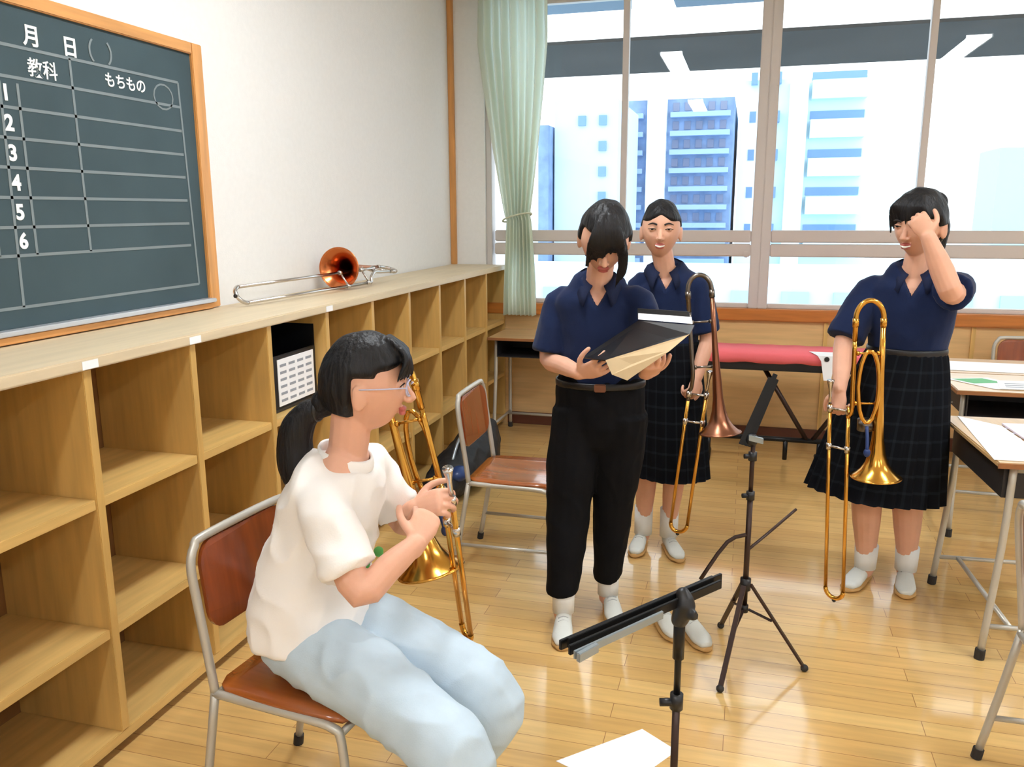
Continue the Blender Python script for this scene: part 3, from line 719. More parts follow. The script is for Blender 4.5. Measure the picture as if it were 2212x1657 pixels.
for a, e, w in ((shR, elR, wrR), (shL, elL, wrL)): limb(bm, [a, (a+e)/2, e, (e+w)/2, w], [.037, .036, .032, .030, .0215], k=3)
hand(bm, wrR, (.05, -.25, -1), (-1, -.1, 0), ts=1, curl=(.3, .4, .3))
hand(bm, wrL, (-.20, -.45, -.85), (.75, -.6, .1), ts=-1, curl=(.9, 1.0, .6))
for a, k_, an in (((-.375, 3.58, .80), (-.385, 3.56, .43), (-.400, 3.60, .10)), ((-.245, 3.58, .80), (-.262, 3.56, .43), (-.285, 3.60, .10))):
    limb(bm, [a, V(a).lerp(V(k_), .5), k_, V(k_).lerp(V(an), .3), an, V(an)+V((0, 0, -.05))], [.070, .062, .045, .048, .031, .031], k=3)
finish_body(bm, p, H); face_bits(p, H, smile=True, squint=.55)
b = B(); torso(b, [((-.31, 3.585, .90), (.125, .098)), ((-.31, 3.585, .96), (.122, .096))]+[(c, (a+.006, d+.010)) for c, (a, d) in S[2:]], x)
for a, e in ((shR, elR), (shL, elL)): limb(b, [a+(V((-.322, 3.57, 1.20))-a)*.35, a, (a*.5+e*.5), e+(a-e)*.10], [.047, .052, .057, .058], k=3, dome=False)
garment(p, 'polo_shirt', b, NAVY, wr=.006, seed=23, vcut=((-.33, 3.565, 0), f, 1.165, 1.25, .55))
collar(p, nb+V((0, -.002, -.002)), f, NAVYC)
skirt(p, (-.31, 3.585, .955), (-.285, 3.575, .365), (.128, .102), (.172, .165), x)
b = B(); limb(b, [(-.40, 3.6, .19), (-.40, 3.6, .06)], [.042, .041], dome=False, k=2); obj('sock', b, SOCK, p, smooth=True)
b = B(); limb(b, [(-.285, 3.6, .19), (-.285, 3.6, .06)], [.042, .041], dome=False, k=2); obj('sock', b, SOCK, p, smooth=True)
shoe(p, (-.405, 3.65, 0), (-.42, 3.43, 0), .95); shoe(p, (-.30, 3.63, 0), (-.215, 3.43, 0), .95)
def m_C(d):
    face = ss(.05, .25, d.y)*ss(.58, .46, d.z+.42*abs(d.x)); ear = ss(.35, .22, abs(d.y))*ss(.10, -.02, d.z)*ss(.6, .8, abs(d.x))
    return (1-face)*(1-ear)*ss(-.72, -.58, d.z)*(1-ss(.05, .2, d.y)*ss(.35, .2, d.z))
def ex_C(h): ball(h, (0, -.108, .02), (.034, .028, .034)); limb(h, [(0, -.11, .0), (0, -.135, -.05), (0, -.13, -.12)], [.024, .028, .010], k=3)
hair_cap(p, H, m_C, extra=ex_C, thick=.007)

# ---- person D: hand raised to the forehead, trombone hanging in the right hand
p = thing('person', 'person in navy polo and dark plaid skirt covering the forehead with one hand', 'person', (.59, 3.44, 0), world=True)
f = V((-.25, -1, 0)).normalized(); x = f.cross(UP)
H = frame((.598, 3.395, 1.448), (-.60, -.80, -.16), up=(.06, 0, 1), s=1.12)
bm = B(); add_head(bm, H); nb = V((.605, 3.425, 1.285))
limb(bm, [(.607, 3.435, 1.21), nb, H @ V((0, -.02, -.06))], [(.058, .05), (.047, .048), (.046, .047)], side=x, k=3)
S = [((.60, 3.45, .84), (.15, .11)), ((.603, 3.45, .97), (.122, .092)), ((.605, 3.44, 1.11), (.150, .102)), ((.605, 3.435, 1.205), (.158, .088)), ((.605, 3.43, 1.255), (.10, .062))]
torso(bm, S, x, -.014)
shR, elR, wrR = V((.455, 3.47, 1.195)), V((.370, 3.39, 1.005)), V((.348, 3.21, .850))
shL, elL, wrL = V((.752, 3.40, 1.215)), V((.688, 3.215, 1.215)), V((.598, 3.215, 1.405))
limb(bm, [shR, (shR+elR)/2, elR, (elR+wrR)/2, wrR], [.043, .041, .036, .034, .024], k=3)
limb(bm, [shL, (shL+elL)/2, elL, elL.lerp(wrL, .4), wrL], [.043, .042, .040, .040, .026], k=3)
hand(bm, wrR, (-.10, -.35, -.93), (-.55, -.8, .2), ts=1, curl=(.9, 1.0, .7))
hand(bm, wrL, (-.50, .10, .86), (-.15, -.97, .2), ts=1, curl=(.85, .8, .5), spread=.05)
for a, k_, an in (((.52, 3.44, .80), (.500, 3.42, .42), (.525, 3.465, .10)), ((.68, 3.46, .80), (.655, 3.45, .42), (.682, 3.485, .10))):
    limb(bm, [a, V(a).lerp(V(k_), .5), k_, V(k_).lerp(V(an), .3), an, V(an)+V((0, 0, -.05))], [.085, .075, .054, .057, .037, .035], k=3)
finish_body(bm, p, H); face_bits(p, H, smile=True, squint=.6)
b = B(); torso(b, [((.60, 3.45, .93), (.135, .103)), ((.603, 3.45, .98), (.138, .106))]+[(c, (a+.006, d+.012)) for c, (a, d) in S[2:]], x)
limb(b, [shR+(V((.605, 3.435, 1.21))-shR)*.4, shR, (shR+elR)/2, elR+(shR-elR)*.05], [.048, .055, .066, .073], k=3, dome=False)
limb(b, [shL+(V((.605, 3.435, 1.21))-shL)*.4, shL, (shL+elL)/2, elL+(shL-elL)*.22], [.048, .055, .064, .066], k=3, dome=False)
garment(p, 'polo_shirt', b, NAVY, wr=.0065, seed=37, vcut=((.605, 3.43, 0), f, 1.17, 1.26, .5))
collar(p, nb+V((0, -.002, -.004)), f, NAVYC)
skirt(p, (.603, 3.45, .975), (.538, 3.44, .40), (.140, .108), (.252, .205), x, pleats=26, amp=.015)
belt(p, (.603, 3.45, .972), (.141, .110), x, BLKP, .014)
for c in ((.525, 3.465), (.682, 3.485)):
    b = B(); limb(b, [(*c, .16), (*c, .06)], [.046, .042], dome=False, k=2); obj('sock', b, SOCK, p, smooth=True)
shoe(p, (.545, 3.53, 0), (.452, 3.345, 0), 1.03); shoe(p, (.690, 3.545, 0), (.662, 3.34, 0), 1.03)
def m_D(d):
    face = ss(.10, .32, d.y)*ss(.55, .42, d.z+.3*abs(d.x)); ear = ss(.32, .2, abs(d.y))*ss(0, -.1, d.z)*ss(.6, .8, abs(d.x))
    return (1-face)*(1-ear)*ss(-.85, -.7, d.z)
def ex_D(h):
    for i in range(11):
        s = -1+2*i/10; limb(h, [(s*.02, .05, .10), (s*.045, .08, .07), (s*.062, .088-.02*abs(s), .035), (s*.066, .09-.035*abs(s), .015-.05*abs(s)**3)], [(.012, .006), (.011, .007), (.008, .005), (.003, .002)], seg=8, side=(1, 0, 0), k=3)
    ball(h, (0, -.095, .055), (.040, .034, .036)); limb(h, [(0, -.10, .03), (.0, -.130, -.03), (.0, -.125, -.10), (.0, -.105, -.15)], [.030, .036, .028, .008], k=3)
hair_cap(p, H, m_D, extra=ex_D, thick=.013)

# ---- person A: seated in front, white T-shirt, pale jeans, ponytail, seen from behind
p = thing('person', 'seated person with ponytail, white T-shirt and pale jeans holding a trombone', 'person', (-.95, 1.65, 0), world=True)
f = V((.99, -.06, 0)).normalized(); x = f.cross(UP)
H = frame((-.822, 1.688, 1.118), (.93, .36, -.05), s=1.02)
bm = B(); add_head(bm, H); nb = V((-.872, 1.678, .955))
limb(bm, [(-.90, 1.675, .90), nb, H @ V((0, -.03, -.06))], [(.055, .052), (.044, .047), (.046, .048)], side=x, k=3)
S = [((-.985, 1.66, .50), (.145, .105)), ((-.965, 1.66, .64), (.125, .09)), ((-.925, 1.668, .79), (.138, .098)), ((-.895, 1.672, .88), (.142, .082)), ((-.876, 1.676, .932), (.088, .066))]
torso(bm, S, x, -.014)
shR, elR, wrR = V((-.870, 1.545, .875)), V((-.752, 1.475, .715)), V((-.668, 1.585, .790))
shL, elL, wrL = V((-.875, 1.805, .880)), V((-.820, 1.870, .715)), V((-.745, 1.765, .800))
for a, e, w in ((shR, elR, wrR), (shL, elL, wrL)): limb(bm, [a, (a+e)/2, e, (e+w)/2, w], [.040, .038, .034, .031, .0225], k=3)
hand(bm, wrR, (.10, .75, .60), (.55, -.55, .5), ts=-1, curl=(.8, 1.0, .8))
hand(bm, wrL, (.85, -.15, .35), (.2, -.75, .6), ts=-1, curl=(.7, .9, .6))
for a, k_, an in (((-.94, 1.595, .51), (-.515, 1.432, .430), (-.67, 1.45, .09)), ((-.94, 1.73, .51), (-.510, 1.645, .425), (-.68, 1.68, .09))):
    limb(bm, [a, V(a).lerp(V(k_), .5), k_, V(k_).lerp(V(an), .3), an, V(an)+V((0, 0, -.045))], [.068, .06, .046, .045, .033, .033], k=3)
finish_body(bm, p, H); face_bits(p, H, squint=.9)
b = B(); limb(b, [(-.985, 1.66, .56), (-.985, 1.66, .51), (-.96, 1.66, .50)], [(.140, .10), (.158, .105), (.150, .092)], side=x, k=3)
for y0, yk, ya in ((1.592, 1.430, 1.450), (1.735, 1.645, 1.68)):
    limb(b, [(-.96, y0, .503), (-.83, y0+(yk-y0)*.3, .492), (-.66, y0+(yk-y0)*.7, .452), (-.530, yk, .410), (-.545, yk, .34), (-.620, (yk+ya)/2, .22), (-.675, ya, .10)], [.088, .092, .086, .080, .080, .076, .074], k=4, seg=18)
garment(p, 'jeans', b, DENIM, wr=.010, seed=5)
secs = [((-.975, 1.66, .515), (.172, .142)), ((-.970, 1.66, .58), (.168, .136)), ((-.960, 1.66, .67), (.156, .120))]+[(c, (a+.008, d+.014)) for c, (a, d) in S[2:]]
b = B(); limb(b, [c for c, _ in secs], [r for _, r in secs], seg=28, side=x, k=4, dome=False)
for a, e in ((shR, elR), (shL, elL)): limb(b, [a+(V((-.89, 1.675, .885))-a)*.5, a, (a*.55+e*.45), e+(a-e)*.24], [.050, .056, .060, .064], k=3, dome=False)
garment(p, 't_shirt', b, TEEW, wr=.0145, seed=51, sc=(8, 8, 8), sm=10)
b = B(); n = 30; tube(b, [nb+V((-.004, 0, -.010))+(f*math.cos(2*math.pi*i/n)*.060+x*math.sin(2*math.pi*i/n)*.058)+UP*(-.018*math.cos(2*math.pi*i/n)) for i in range(n)], [(.016, .005)]*n, seg=8, side=UP, closed=True); obj('neckband', b, TEEW, p, smooth=True)
b = B()
for k in range(3): ball(b, V((-.80+.02*k, 1.60+.03*k, .72+.02*(k % 2))), (.012, .012, .012), seg=8)
gp = obj('green_print', b, mat('green_shirt_print', (90, 170, 90), .8), p, smooth=True)
for yy in (1.458, 1.69): shoe(p, (-.71, yy, 0), (-.50, yy-.01, 0), .95)
def m_A(d):
    face = ss(.18, .38, d.y)*ss(.60, .46, d.z+.2*abs(d.x)); side = ss(.02, .18, d.y)*ss(.22, .08, d.z)
    ear = ss(.32, .22, abs(d.y+.02))*ss(.30, .16, d.z)*ss(.6, .8, abs(d.x))
    return (1-face)*(1-side)*(1-ear)*ss(-.80, -.62, d.z+.15*d.y)
def ex_A(h):
    for i in range(9):
        s = -1+2*i/8; limb(h, [(s*.02, .05, .105), (s*.045, .088, .072), (s*.058, .100-.02*abs(s), .040), (s*.060, .100-.03*abs(s), .016)], [(.012, .006), (.011, .007), (.009, .005), (.004, .002)], seg=8, side=(1, 0, 0), k=3)
    ball(h, (0, -.098, -.045), (.030, .024, .028))
hair_cap(p, H, m_A, extra=ex_A, thick=.014)
b = B(); limb(b, [(-.905, 1.652, 1.062), (-.945, 1.645, 1.055), (-.980, 1.640, 1.005), (-.983, 1.638, .935), (-.972, 1.636, .870), (-.958, 1.636, .850)], [.018, .030, .040, .044, .030, .010], k=4)
obj('ponytail', fuse(b, .005, 2), HAIR, p, smooth=True, recalc=False)
b = B(); n = 16; c = V((-.925, 1.649, 1.061)); tube(b, [c+V((0, math.cos(2*math.pi*i/n)*.022, math.sin(2*math.pi*i/n)*.022)) for i in range(n)], .007, seg=8, closed=True); obj('hair_tie', b, BLKP, p, smooth=True)
# glasses
b = B()
for s in (-1, 1):
    n = 20; tube(b, [H @ V((s*.033+.024*math.cos(2*math.pi*i/n), .098-.008*abs(math.cos(2*math.pi*i/n)), .0+.018*math.sin(2*math.pi*i/n))) for i in range(n)], .0018, seg=8, closed=True)
    tube(b, [H @ V((s*.057, .092, .004)), H @ V((s*.076, .04, .004)), H @ V((s*.078, -.01, .002))], .0016, seg=8, k=3)
tube(b, [H @ V((-.010, .100, .004)), H @ V((0, .104, .006)), H @ V((.010, .100, .004))], .0016, seg=8, k=2)
obj('glasses', b, mat('lavender_frame', (190, 188, 215), .3), p, smooth=True)

# ------------------------------------------------------------------ furniture
def student_chair(label):
    """local +x = the way a sitter faces; origin on the floor under the seat's middle"""
    t = thing('student_chair', label, 'chair', group=None)
    b = B(); G = [[None]*9 for _ in range(11)]
    for i in range(11):
        for j in range(9):
            u, v = i/10, j/8; X = -.175+.365*u; Y = (v-.5)*(.36+.02*math.sin(u*3)); r = .03
            if i in (0, 10) and j in (0, 8): X += .015 if i == 0 else -.015; Y *= .94
            G[i][j] = b.verts.new((X, Y, .415-.012*math.sin(u*2.6)*(1-(2*v-1)**2)-.012*ss(.85, 1, u)))
    for i in range(10):
        for j in range(8): b.faces.new((G[i][j], G[i+1][j], G[i+1][j+1], G[i][j+1]))
    bmesh.ops.recalc_face_normals(b, faces=b.faces); bmesh.ops.solidify(b, geom=b.faces[:], thickness=.011)
    obj('seat', b, CHW, t, smooth=True)
    b = B(); pts = rrect(.335, .215, .055, 6)
    A = []
    for dx in (0, .010):
        A.append([b.verts.new((-.196+dx-.035*((z)/.3)+.016*(1-(y/.17)**2)*-1, y, .645+z)) for y, z in pts])
    n = len(pts)
    for i in range(n): b.faces.new((A[0][i], A[0][(i+1) % n], A[1][(i+1) % n], A[1][i]))
    b.faces.new(A[0]); b.faces.new(A[1][::-1]); obj('backrest', b, CHWB, t)
    r = .0105
    b = B(); up_ = []
    L = [(-.165, -.187, .40), (-.178, -.187, .50), (-.198, -.187, .64), (-.207, -.185, .712), (-.211, -.165, .750), (-.213, -.13, .763)]
    pts = L+[(x, -y, z) for x, y, z in L[::-1]]
    tube(b, pts, r, seg=10, k=3); obj('back_frame', b, STEEL, t, smooth=True)
    for s in (-1, 1):
        b = B(); tube(b, [(-.165, s*.187, .405), (-.20, s*.19, .20), (-.235, s*.195, .012)], r, seg=10, k=2); o = obj('leg', b, STEEL, t, smooth=True)
        b = B(); tube(b, [(-.232, s*.195, .03), (-.2365, s*.1955, .0)], .0145, seg=12); obj('rubber_foot', b, RUB, o)
        b = B(); tube(b, [(-.168, s*.187, .400), (-.05, s*.187, .397), (.10, s*.187, .395), (.158, s*.187, .388), (.178, s*.187, .36), (.190, s*.188, .20), (.200, s*.190, .012)], r, seg=10, k=3); o = obj('leg', b, STEEL, t, smooth=True)
        b = B(); tube(b, [(.199, s*.19, .03), (.2005, s*.19, .0)], .0145, seg=12); obj('rubber_foot', b, RUB, o)
    for q, z in ((.17, .37), (-.17, .39)):
        b = B(); tube(b, [(q, -.187, z), (q, .187, z)], .009, seg=8); obj('seat_bar', b, STEEL, t, smooth=True)
    for s in (-1, 1):
        b = B(); tube(b, [(-.214, s*.192, .13), (.193, s*.189, .13)], .008, seg=8); obj('stretcher', b, STEEL, t, smooth=True)
    return t
def student_desk(label):
    """local x = long side, drawer opens at -y"""
    t = thing('student_desk', label, 'desk')
    b = B(); box(b, (-.325, -.225, .684), (.325, .225, .702)); obj('tabletop', b, DESKW, t, bev=.004)
    b = B(); box(b, (-.327, -.228, .6835), (.327, -.2255, .7005)); box(b, (-.3285, -.227, .6835), (-.3255, .227, .7005)); obj('edge_band', b, DESKE, t)
    b = B()
    box(b, (-.275, -.19, .570), (.275, .19, .575)); box(b, (-.275, -.19, .575), (-.270, .19, .683)); box(b, (.270, -.19, .575), (.275, .19, .683)); box(b, (-.270, .185, .575), (.270, .19, .683))
    obj('drawer_box', b, DRAW, t)
    for s in (-1, 1):
        for q in (-1, 1):
            b = B(); tube(b, [(s*.285, q*.165, .682), (s*.290, q*.175, .40), (s*.298, q*.205, .012)], .012, seg=10, k=3); o = obj('leg', b, STEEL, t, smooth=True)
            b = B(); tube(b, [(s*.2975, q*.204, .035), (s*.2985, q*.206, 0)], .0165, seg=12); obj('rubber_foot', b, RUB, o)
        b = B(); tube(b, [(s*.294, -.198, .12), (s*.294, .198, .12)], .009, seg=8); obj('side_bar', b, STEEL, t, smooth=True)
        b = B(); tube(b, [(s*.282, -.166, .668), (s*.282, .166, .668)], .010, seg=8); obj('top_bar', b, STEEL, t, smooth=True)
    b = B(); tube(b, [(-.294, .12, .12), (.294, .12, .12)], .009, seg=8); obj('foot_bar', b, STEEL, t, smooth=True)
    b = B(); tube(b, [(-.290, 0, .60), (-.312, 0, .595), (-.318, 0, .575), (-.312, 0, .56)], .003, seg=6, k=3); obj('bag_hook', b, STEEL, t, smooth=True)
    return t
ch = student_chair('wooden student chair with grey frame, the seated person sits on it')
ch.location = (-.965, 1.668, 0); ch.rotation_euler = (0, 0, math.radians(-6))
dup(ch, (-.905, 3.295, 0), math.radians(1), 'empty wooden student chair standing beside the shelf, behind the folder reader')
dup(ch, (.925, 2.145, 0), math.radians(2), 'student chair at the right edge, only one leg and a bar in view')
dup(ch, (1.60, 5.20, 0), math.radians(-90), 'student chair between the desks and the window wall, at the right edge')
dk = student_desk('student desk with white and pinkish sheets at the right edge, nearest the camera')
dk.location = (1.012, 3.225, 0); dk.rotation_euler = (0, 0, math.radians(93.5))
dup(dk, (1.262, 4.285, 0), 0, 'student desk with printed sheets behind the plaid-skirted person with raised hand')
dup(dk, (1.275, 4.745, 0), 0, 'student desk pushed against the far side of the one with printed sheets')
dup(dk, (-1.275, 5.31, 0), 0, 'student desk in the corner by the curtain, against the window wall')

def sheet_on(pts, z, label, cat='paper', m=PAPER, name='paper_sheet', prints=(), pm=PRINT, th=.0012, group=None):
    t = B(); prism(t, [(a, b2, z) for a, b2 in pts], (0, 0, th)); o = obj(name, t, m); tag(o, label, cat, group)
    for (u0, v0, u1, v1) in prints:
        P0 = V((*pts[0], 0)); U = V((*pts[1], 0))-P0; W2 = V((*pts[3], 0))-P0; b = B()
        q = [P0+U*a+W2*c+V((0, 0, z+th+.0002)) for a, c in ((u0, v0), (u1, v0), (u1, v1), (u0, v1))]
        prism(b, q, (0, 0, .0003)); obj('print', b, pm, o)
    return o
sheet_on([(.800, 2.915), (.975, 2.925), (.945, 3.40), (.822, 3.53)], .703, 'white sheet of music lying on the nearest student desk', prints=[(.15, .1+.12*k, .85, .13+.12*k) for k in range(6)], pm=mat('faint_print', (226, 228, 238), .9))
sheet_on([(.975, 3.06), (1.16, 3.08), (1.14, 3.44), (.95, 3.42)], .7045, 'pinkish booklet on the nearest student desk, beside the white sheet', m=PAPERP, th=.006)
sheet_on([(.94, 4.33), (1.10, 4.12), (1.30, 4.14), (1.14, 4.40)], .703, 'white printed sheet with a green block on the second desk', prints=[(.05, .1, .5, .8)], pm=GREENP)
sheet_on([(1.12, 4.12), (1.40, 4.14), (1.38, 4.34), (1.16, 4.33)], .7055, 'plain white sheet overlapping the green-printed one', prints=[(.1, .2+.2*k, .9, .25+.2*k) for k in range(3)])
sheet_on([(.98, 4.58), (1.45, 4.56), (1.45, 4.84), (.98, 4.86)], .703, 'wide white sheet on the further of the two joined desks')
sheet_on([(-.445, 2.005), (-.255, 1.93), (-.125, 2.14), (-.232, 2.215)], .0, 'white sheet of paper lying on the floor beside the nearest music stand')

# electric keyboard on a stand, under a red felt cover
t = thing('electric_keyboard', 'dark keyboard under a coral red felt cover by the window wall', 'keyboard', (.35, 5.12, 0), world=True)
b = B(); box(b, (-.32, 4.96, .585), (.90, 5.26, .675)); obj('keyboard_body', b, BLKP, t, bev=.01)
b = B(); n = 40
prof = [(4.952, .632), (4.950, .680), (4.957, .690), (5.1, .692), (5.262, .691), (5.268, .675), (5.268, .65)]
rows = [[b.verts.new((-.325+1.23*i/n, y+.003*math.sin(i*.9)*(1 if z < .65 else 0), z+.0015*math.sin(i*1.3)+(.004*math.sin(i*.7) if j in (0,) else 0))) for i in range(n+1)] for j, (y, z) in enumerate(prof)]
for j in range(len(rows)-1):
    for i in range(n): b.faces.new((rows[j][i], rows[j][i+1], rows[j+1][i+1], rows[j+1][i]))
bmesh.ops.recalc_face_normals(b, faces=b.faces); bmesh.ops.solidify(b, geom=b.faces[:], thickness=-.003)
obj('felt_cover', b, RED, t, smooth=True)
for x0 in (.12, .70):
    b = B(); tube(b, [(x0, 5.10, .582), (.405+(x0-.405)*.06, 5.10, .15)], .014, seg=8); obj('stand_leg', b, BRN, t, smooth=True)
b = B(); tube(b, [(-.20, 5.10, .145), (.50, 5.10, .145)], .016, seg=8); tube(b, [(.27, 5.10, .02), (.27, 5.10, .14)], .014, seg=8); obj('stand_bar', b, BLK, t, smooth=True)
for q in (-.18, .46):
    b = B(); tube(b, [(q, 4.98, .016), (q, 5.24, .016)], .014, seg=8); tube(b, [(q, 5.10, .016), (q, 5.10, .145)], .012, seg=8); obj('stand_foot', b, BLK, t, smooth=True)
# white sheet draped over the keyboard's front edge
b = B(); prof = [(5.03, .6985), (4.96, .6985), (4.938, .690), (4.934, .66), (4.930, .55)]
rows = [[b.verts.new((.365+.02*j*(1-q)+(.175-.014*j)*q, y, z)) for q in (0, .5, 1)] for j, (y, z) in enumerate(prof)]
for j in range(4):
    for q in range(2): b.faces.new((rows[j][q], rows[j][q+1], rows[j+1][q+1], rows[j+1][q]))
bmesh.ops.recalc_face_normals(b, faces=b.faces); bmesh.ops.solidify(b, geom=b.faces[:], thickness=.001)
o = obj('paper_sheet', b, PAPER); tag(o, 'white sheet with a dark spot hanging over the front edge of the red cover', 'paper')
b = B(); tube(b, [(.455, 4.9360, .672), (.455, 4.9290, .672)], .014, seg=16); obj('print', b, DRAW, o)

# ------------------------------------------------------------------ music stands
def bars(bm, p0, p1, w, h, th=.004):
    """one flat bar p0-p1: width w along 'h' direction"""
    p0, p1, h = V(p0), V(p1), V(h).normalized(); d = (p1-p0).normalized(); n = d.cross(h).normalized()
    prism(bm, [p0-h*w/2-n*th/2, p1-h*w/2-n*th/2, p1+h*w/2-n*th/2, p0+h*w/2-n*th/2], n*th)
t = thing('music_stand', 'nearest folding music stand, its tray folded flat on a black pole', 'music stand', (-.102, 1.66, 0), world=True)
cx, cy = -.102, 1.66
b = B(); tube(b, [(cx, cy, .10), (cx, cy, .47)], .0085, seg=12); obj('pole_lower', b, BRN, t, smooth=True)
b = B(); tube(b, [(cx, cy, .45), (cx, cy, .665)], .0075, seg=12); tube(b, [(cx, cy, .56), (cx, cy, .67)], .0125, seg=12); obj('pole_upper', b, BLK, t, smooth=True)
b = B(); tube(b, [(cx, cy, .44), (cx, cy, .475)], .0145, seg=12); tube(b, [(cx, cy, .455), (cx-.035, cy-.01, .455)], .009, seg=10); obj('clamp_knob', b, BLKP, t, smooth=True)
for a in (math.radians(80), math.radians(200), math.radians(320)):
    d = V((math.cos(a), math.sin(a), 0)); c = V((cx, cy, 0))
    b = B(); bars(b, c+d*.02+UP*.24, c+d*.27+UP*.012, .016, d.cross(UP), .006); bars(b, c+d*.015+UP*.11, c+d*.135+UP*.135, .012, d.cross(UP), .004); o = obj('leg', b, BRN, t)
    b = B(); ball(b, c+d*.272+UP*.012, (.013, .013, .012), seg=10); obj('rubber_foot', b, RUB, o, smooth=True)
b = B(); tube(b, [(cx, cy, .22), (cx, cy, .26)], .016, seg=12); obj('leg_hub', b, BLKP, t, smooth=True)
e0, e1 = V((-.295, 1.405, .692)), V((-.020, 1.790, .690)); ax = (e1-e0).normalized(); sd = V((ax.y, -ax.x, 0)).normalized()
tr = B()
for k, (o_, z_, a, c) in enumerate(((-.016, 0, 0, .97), (-.004, .006, .02, 1), (.010, .001, 0, .96))):
    bars(tr, e0+sd*o_+UP*z_+ax*.48*a, e0+sd*o_+UP*z_+(e1-e0)*c, .020, UP, .007)
obj('folded_tray', tr, BLK, t, bev=.001)
tr = B(); bars(tr, e0+sd*.024+UP*-.003, e0+sd*.024+(e1-e0)*.52, .017, UP, .006); bars(tr, e0+sd*.034-UP*.004, e0+sd*.034+ax*.05, .018, UP, .010); obj('tray_rail', tr, GREY, t, bev=.001)
b = B(); limb(b, [(cx, cy, .65), (cx+.01, cy, .685), (cx+.005, cy+.005, .705)], [.019, .023, .016], k=2); tube(b, [(cx, cy, .665), (cx+.034, cy-.02, .672)], .011, seg=12); obj('tilt_joint', fuse(b, .004, 1), BLKP, t, smooth=True)

t = thing('music_stand', 'folded black music stand standing open on three legs between the standing players', 'music stand', (.045, 2.70, 0), world=True)
cx, cy = .045, 2.70
b = B(); tube(b, [(cx, cy, .18), (cx, cy, .59)], .0095, seg=12); obj('pole_lower', b, BRN, t, smooth=True)
b = B(); tube(b, [(cx, cy, .57), (cx, cy, .775)], .0075, seg=12); obj('pole_upper', b, BRN, t, smooth=True)
for z in (.586, .72):
    b = B(); tube(b, [(cx, cy, z-.014), (cx, cy, z+.014)], .014, seg=12); tube(b, [(cx, cy, z), (cx-.026, cy-.01, z)], .008, seg=10); obj('clamp_knob', b, BLKP, t, smooth=True)
b = B(); tube(b, [(cx, cy, .255), (cx, cy, .295)], .018, seg=12); obj('leg_hub', b, BLKP, t, smooth=True)
b = B(); tube(b, [(cx, cy, .175), (cx, cy, .20)], .014, seg=12); obj('pole_cap', b, BLKP, t, smooth=True)
for fx, fy in ((-.018, 2.475), (.247, 2.674), (-.03, 2.90)):
    c = V((cx, cy, 0)); d = V((fx-cx, fy-cy, 0)); Lh = d.length; d.normalize()
    b = B(); bars(b, c+d*.018+UP*.275, V((fx, fy, .012)), .016, d.cross(UP), .007); bars(b, c+d*.014+UP*.185, c+d*Lh*.45+UP*.158, .012, d.cross(UP), .004); o = obj('leg', b, BRN, t)
    b = B(); ball(b, (fx, fy, .012), (.013, .013, .012), seg=10); obj('rubber_foot', b, RUB, o, smooth=True)
b = B(); tube(b, [(cx, cy, .45), (-.02, 2.68, .425), (-.10, 2.64, .30)], .007, seg=8, k=3); obj('side_arm', b, BRN, t, smooth=True)
b = B(); tube(b, [(cx+.005, cy, .40), (.11, 2.78, .43), (.20, 2.85, .50)], .005, seg=8, k=3); obj('side_arm', b, BRN, t, smooth=True)
tr = B(); p0, p1 = V((.018, 2.69, .755)), V((.102, 2.74, .985)); d = (p1-p0).normalized(); h = V((.94, 0, -.34))
for k, q in enumerate((-.014, 0, .014)): bars(tr, p0+h*q*.9+V((0, .006*k, 0)), p1+h*q*.7+V((0, .006*k, 0))-d*.015*abs(k-1), .015, h, .006)
obj('folded_tray', tr, BLK, t, bev=.001)
tr = B(); bars(tr, V((.03, 2.685, .785)), V((.075, 2.69, .775)), .018, UP, .012); obj('tray_rail', tr, GREY, t, bev=.001)
b = B(); ball(b, (.040, 2.70, .775), (.020, .018, .022), seg=12); obj('tilt_joint', b, BLKP, t, smooth=True)

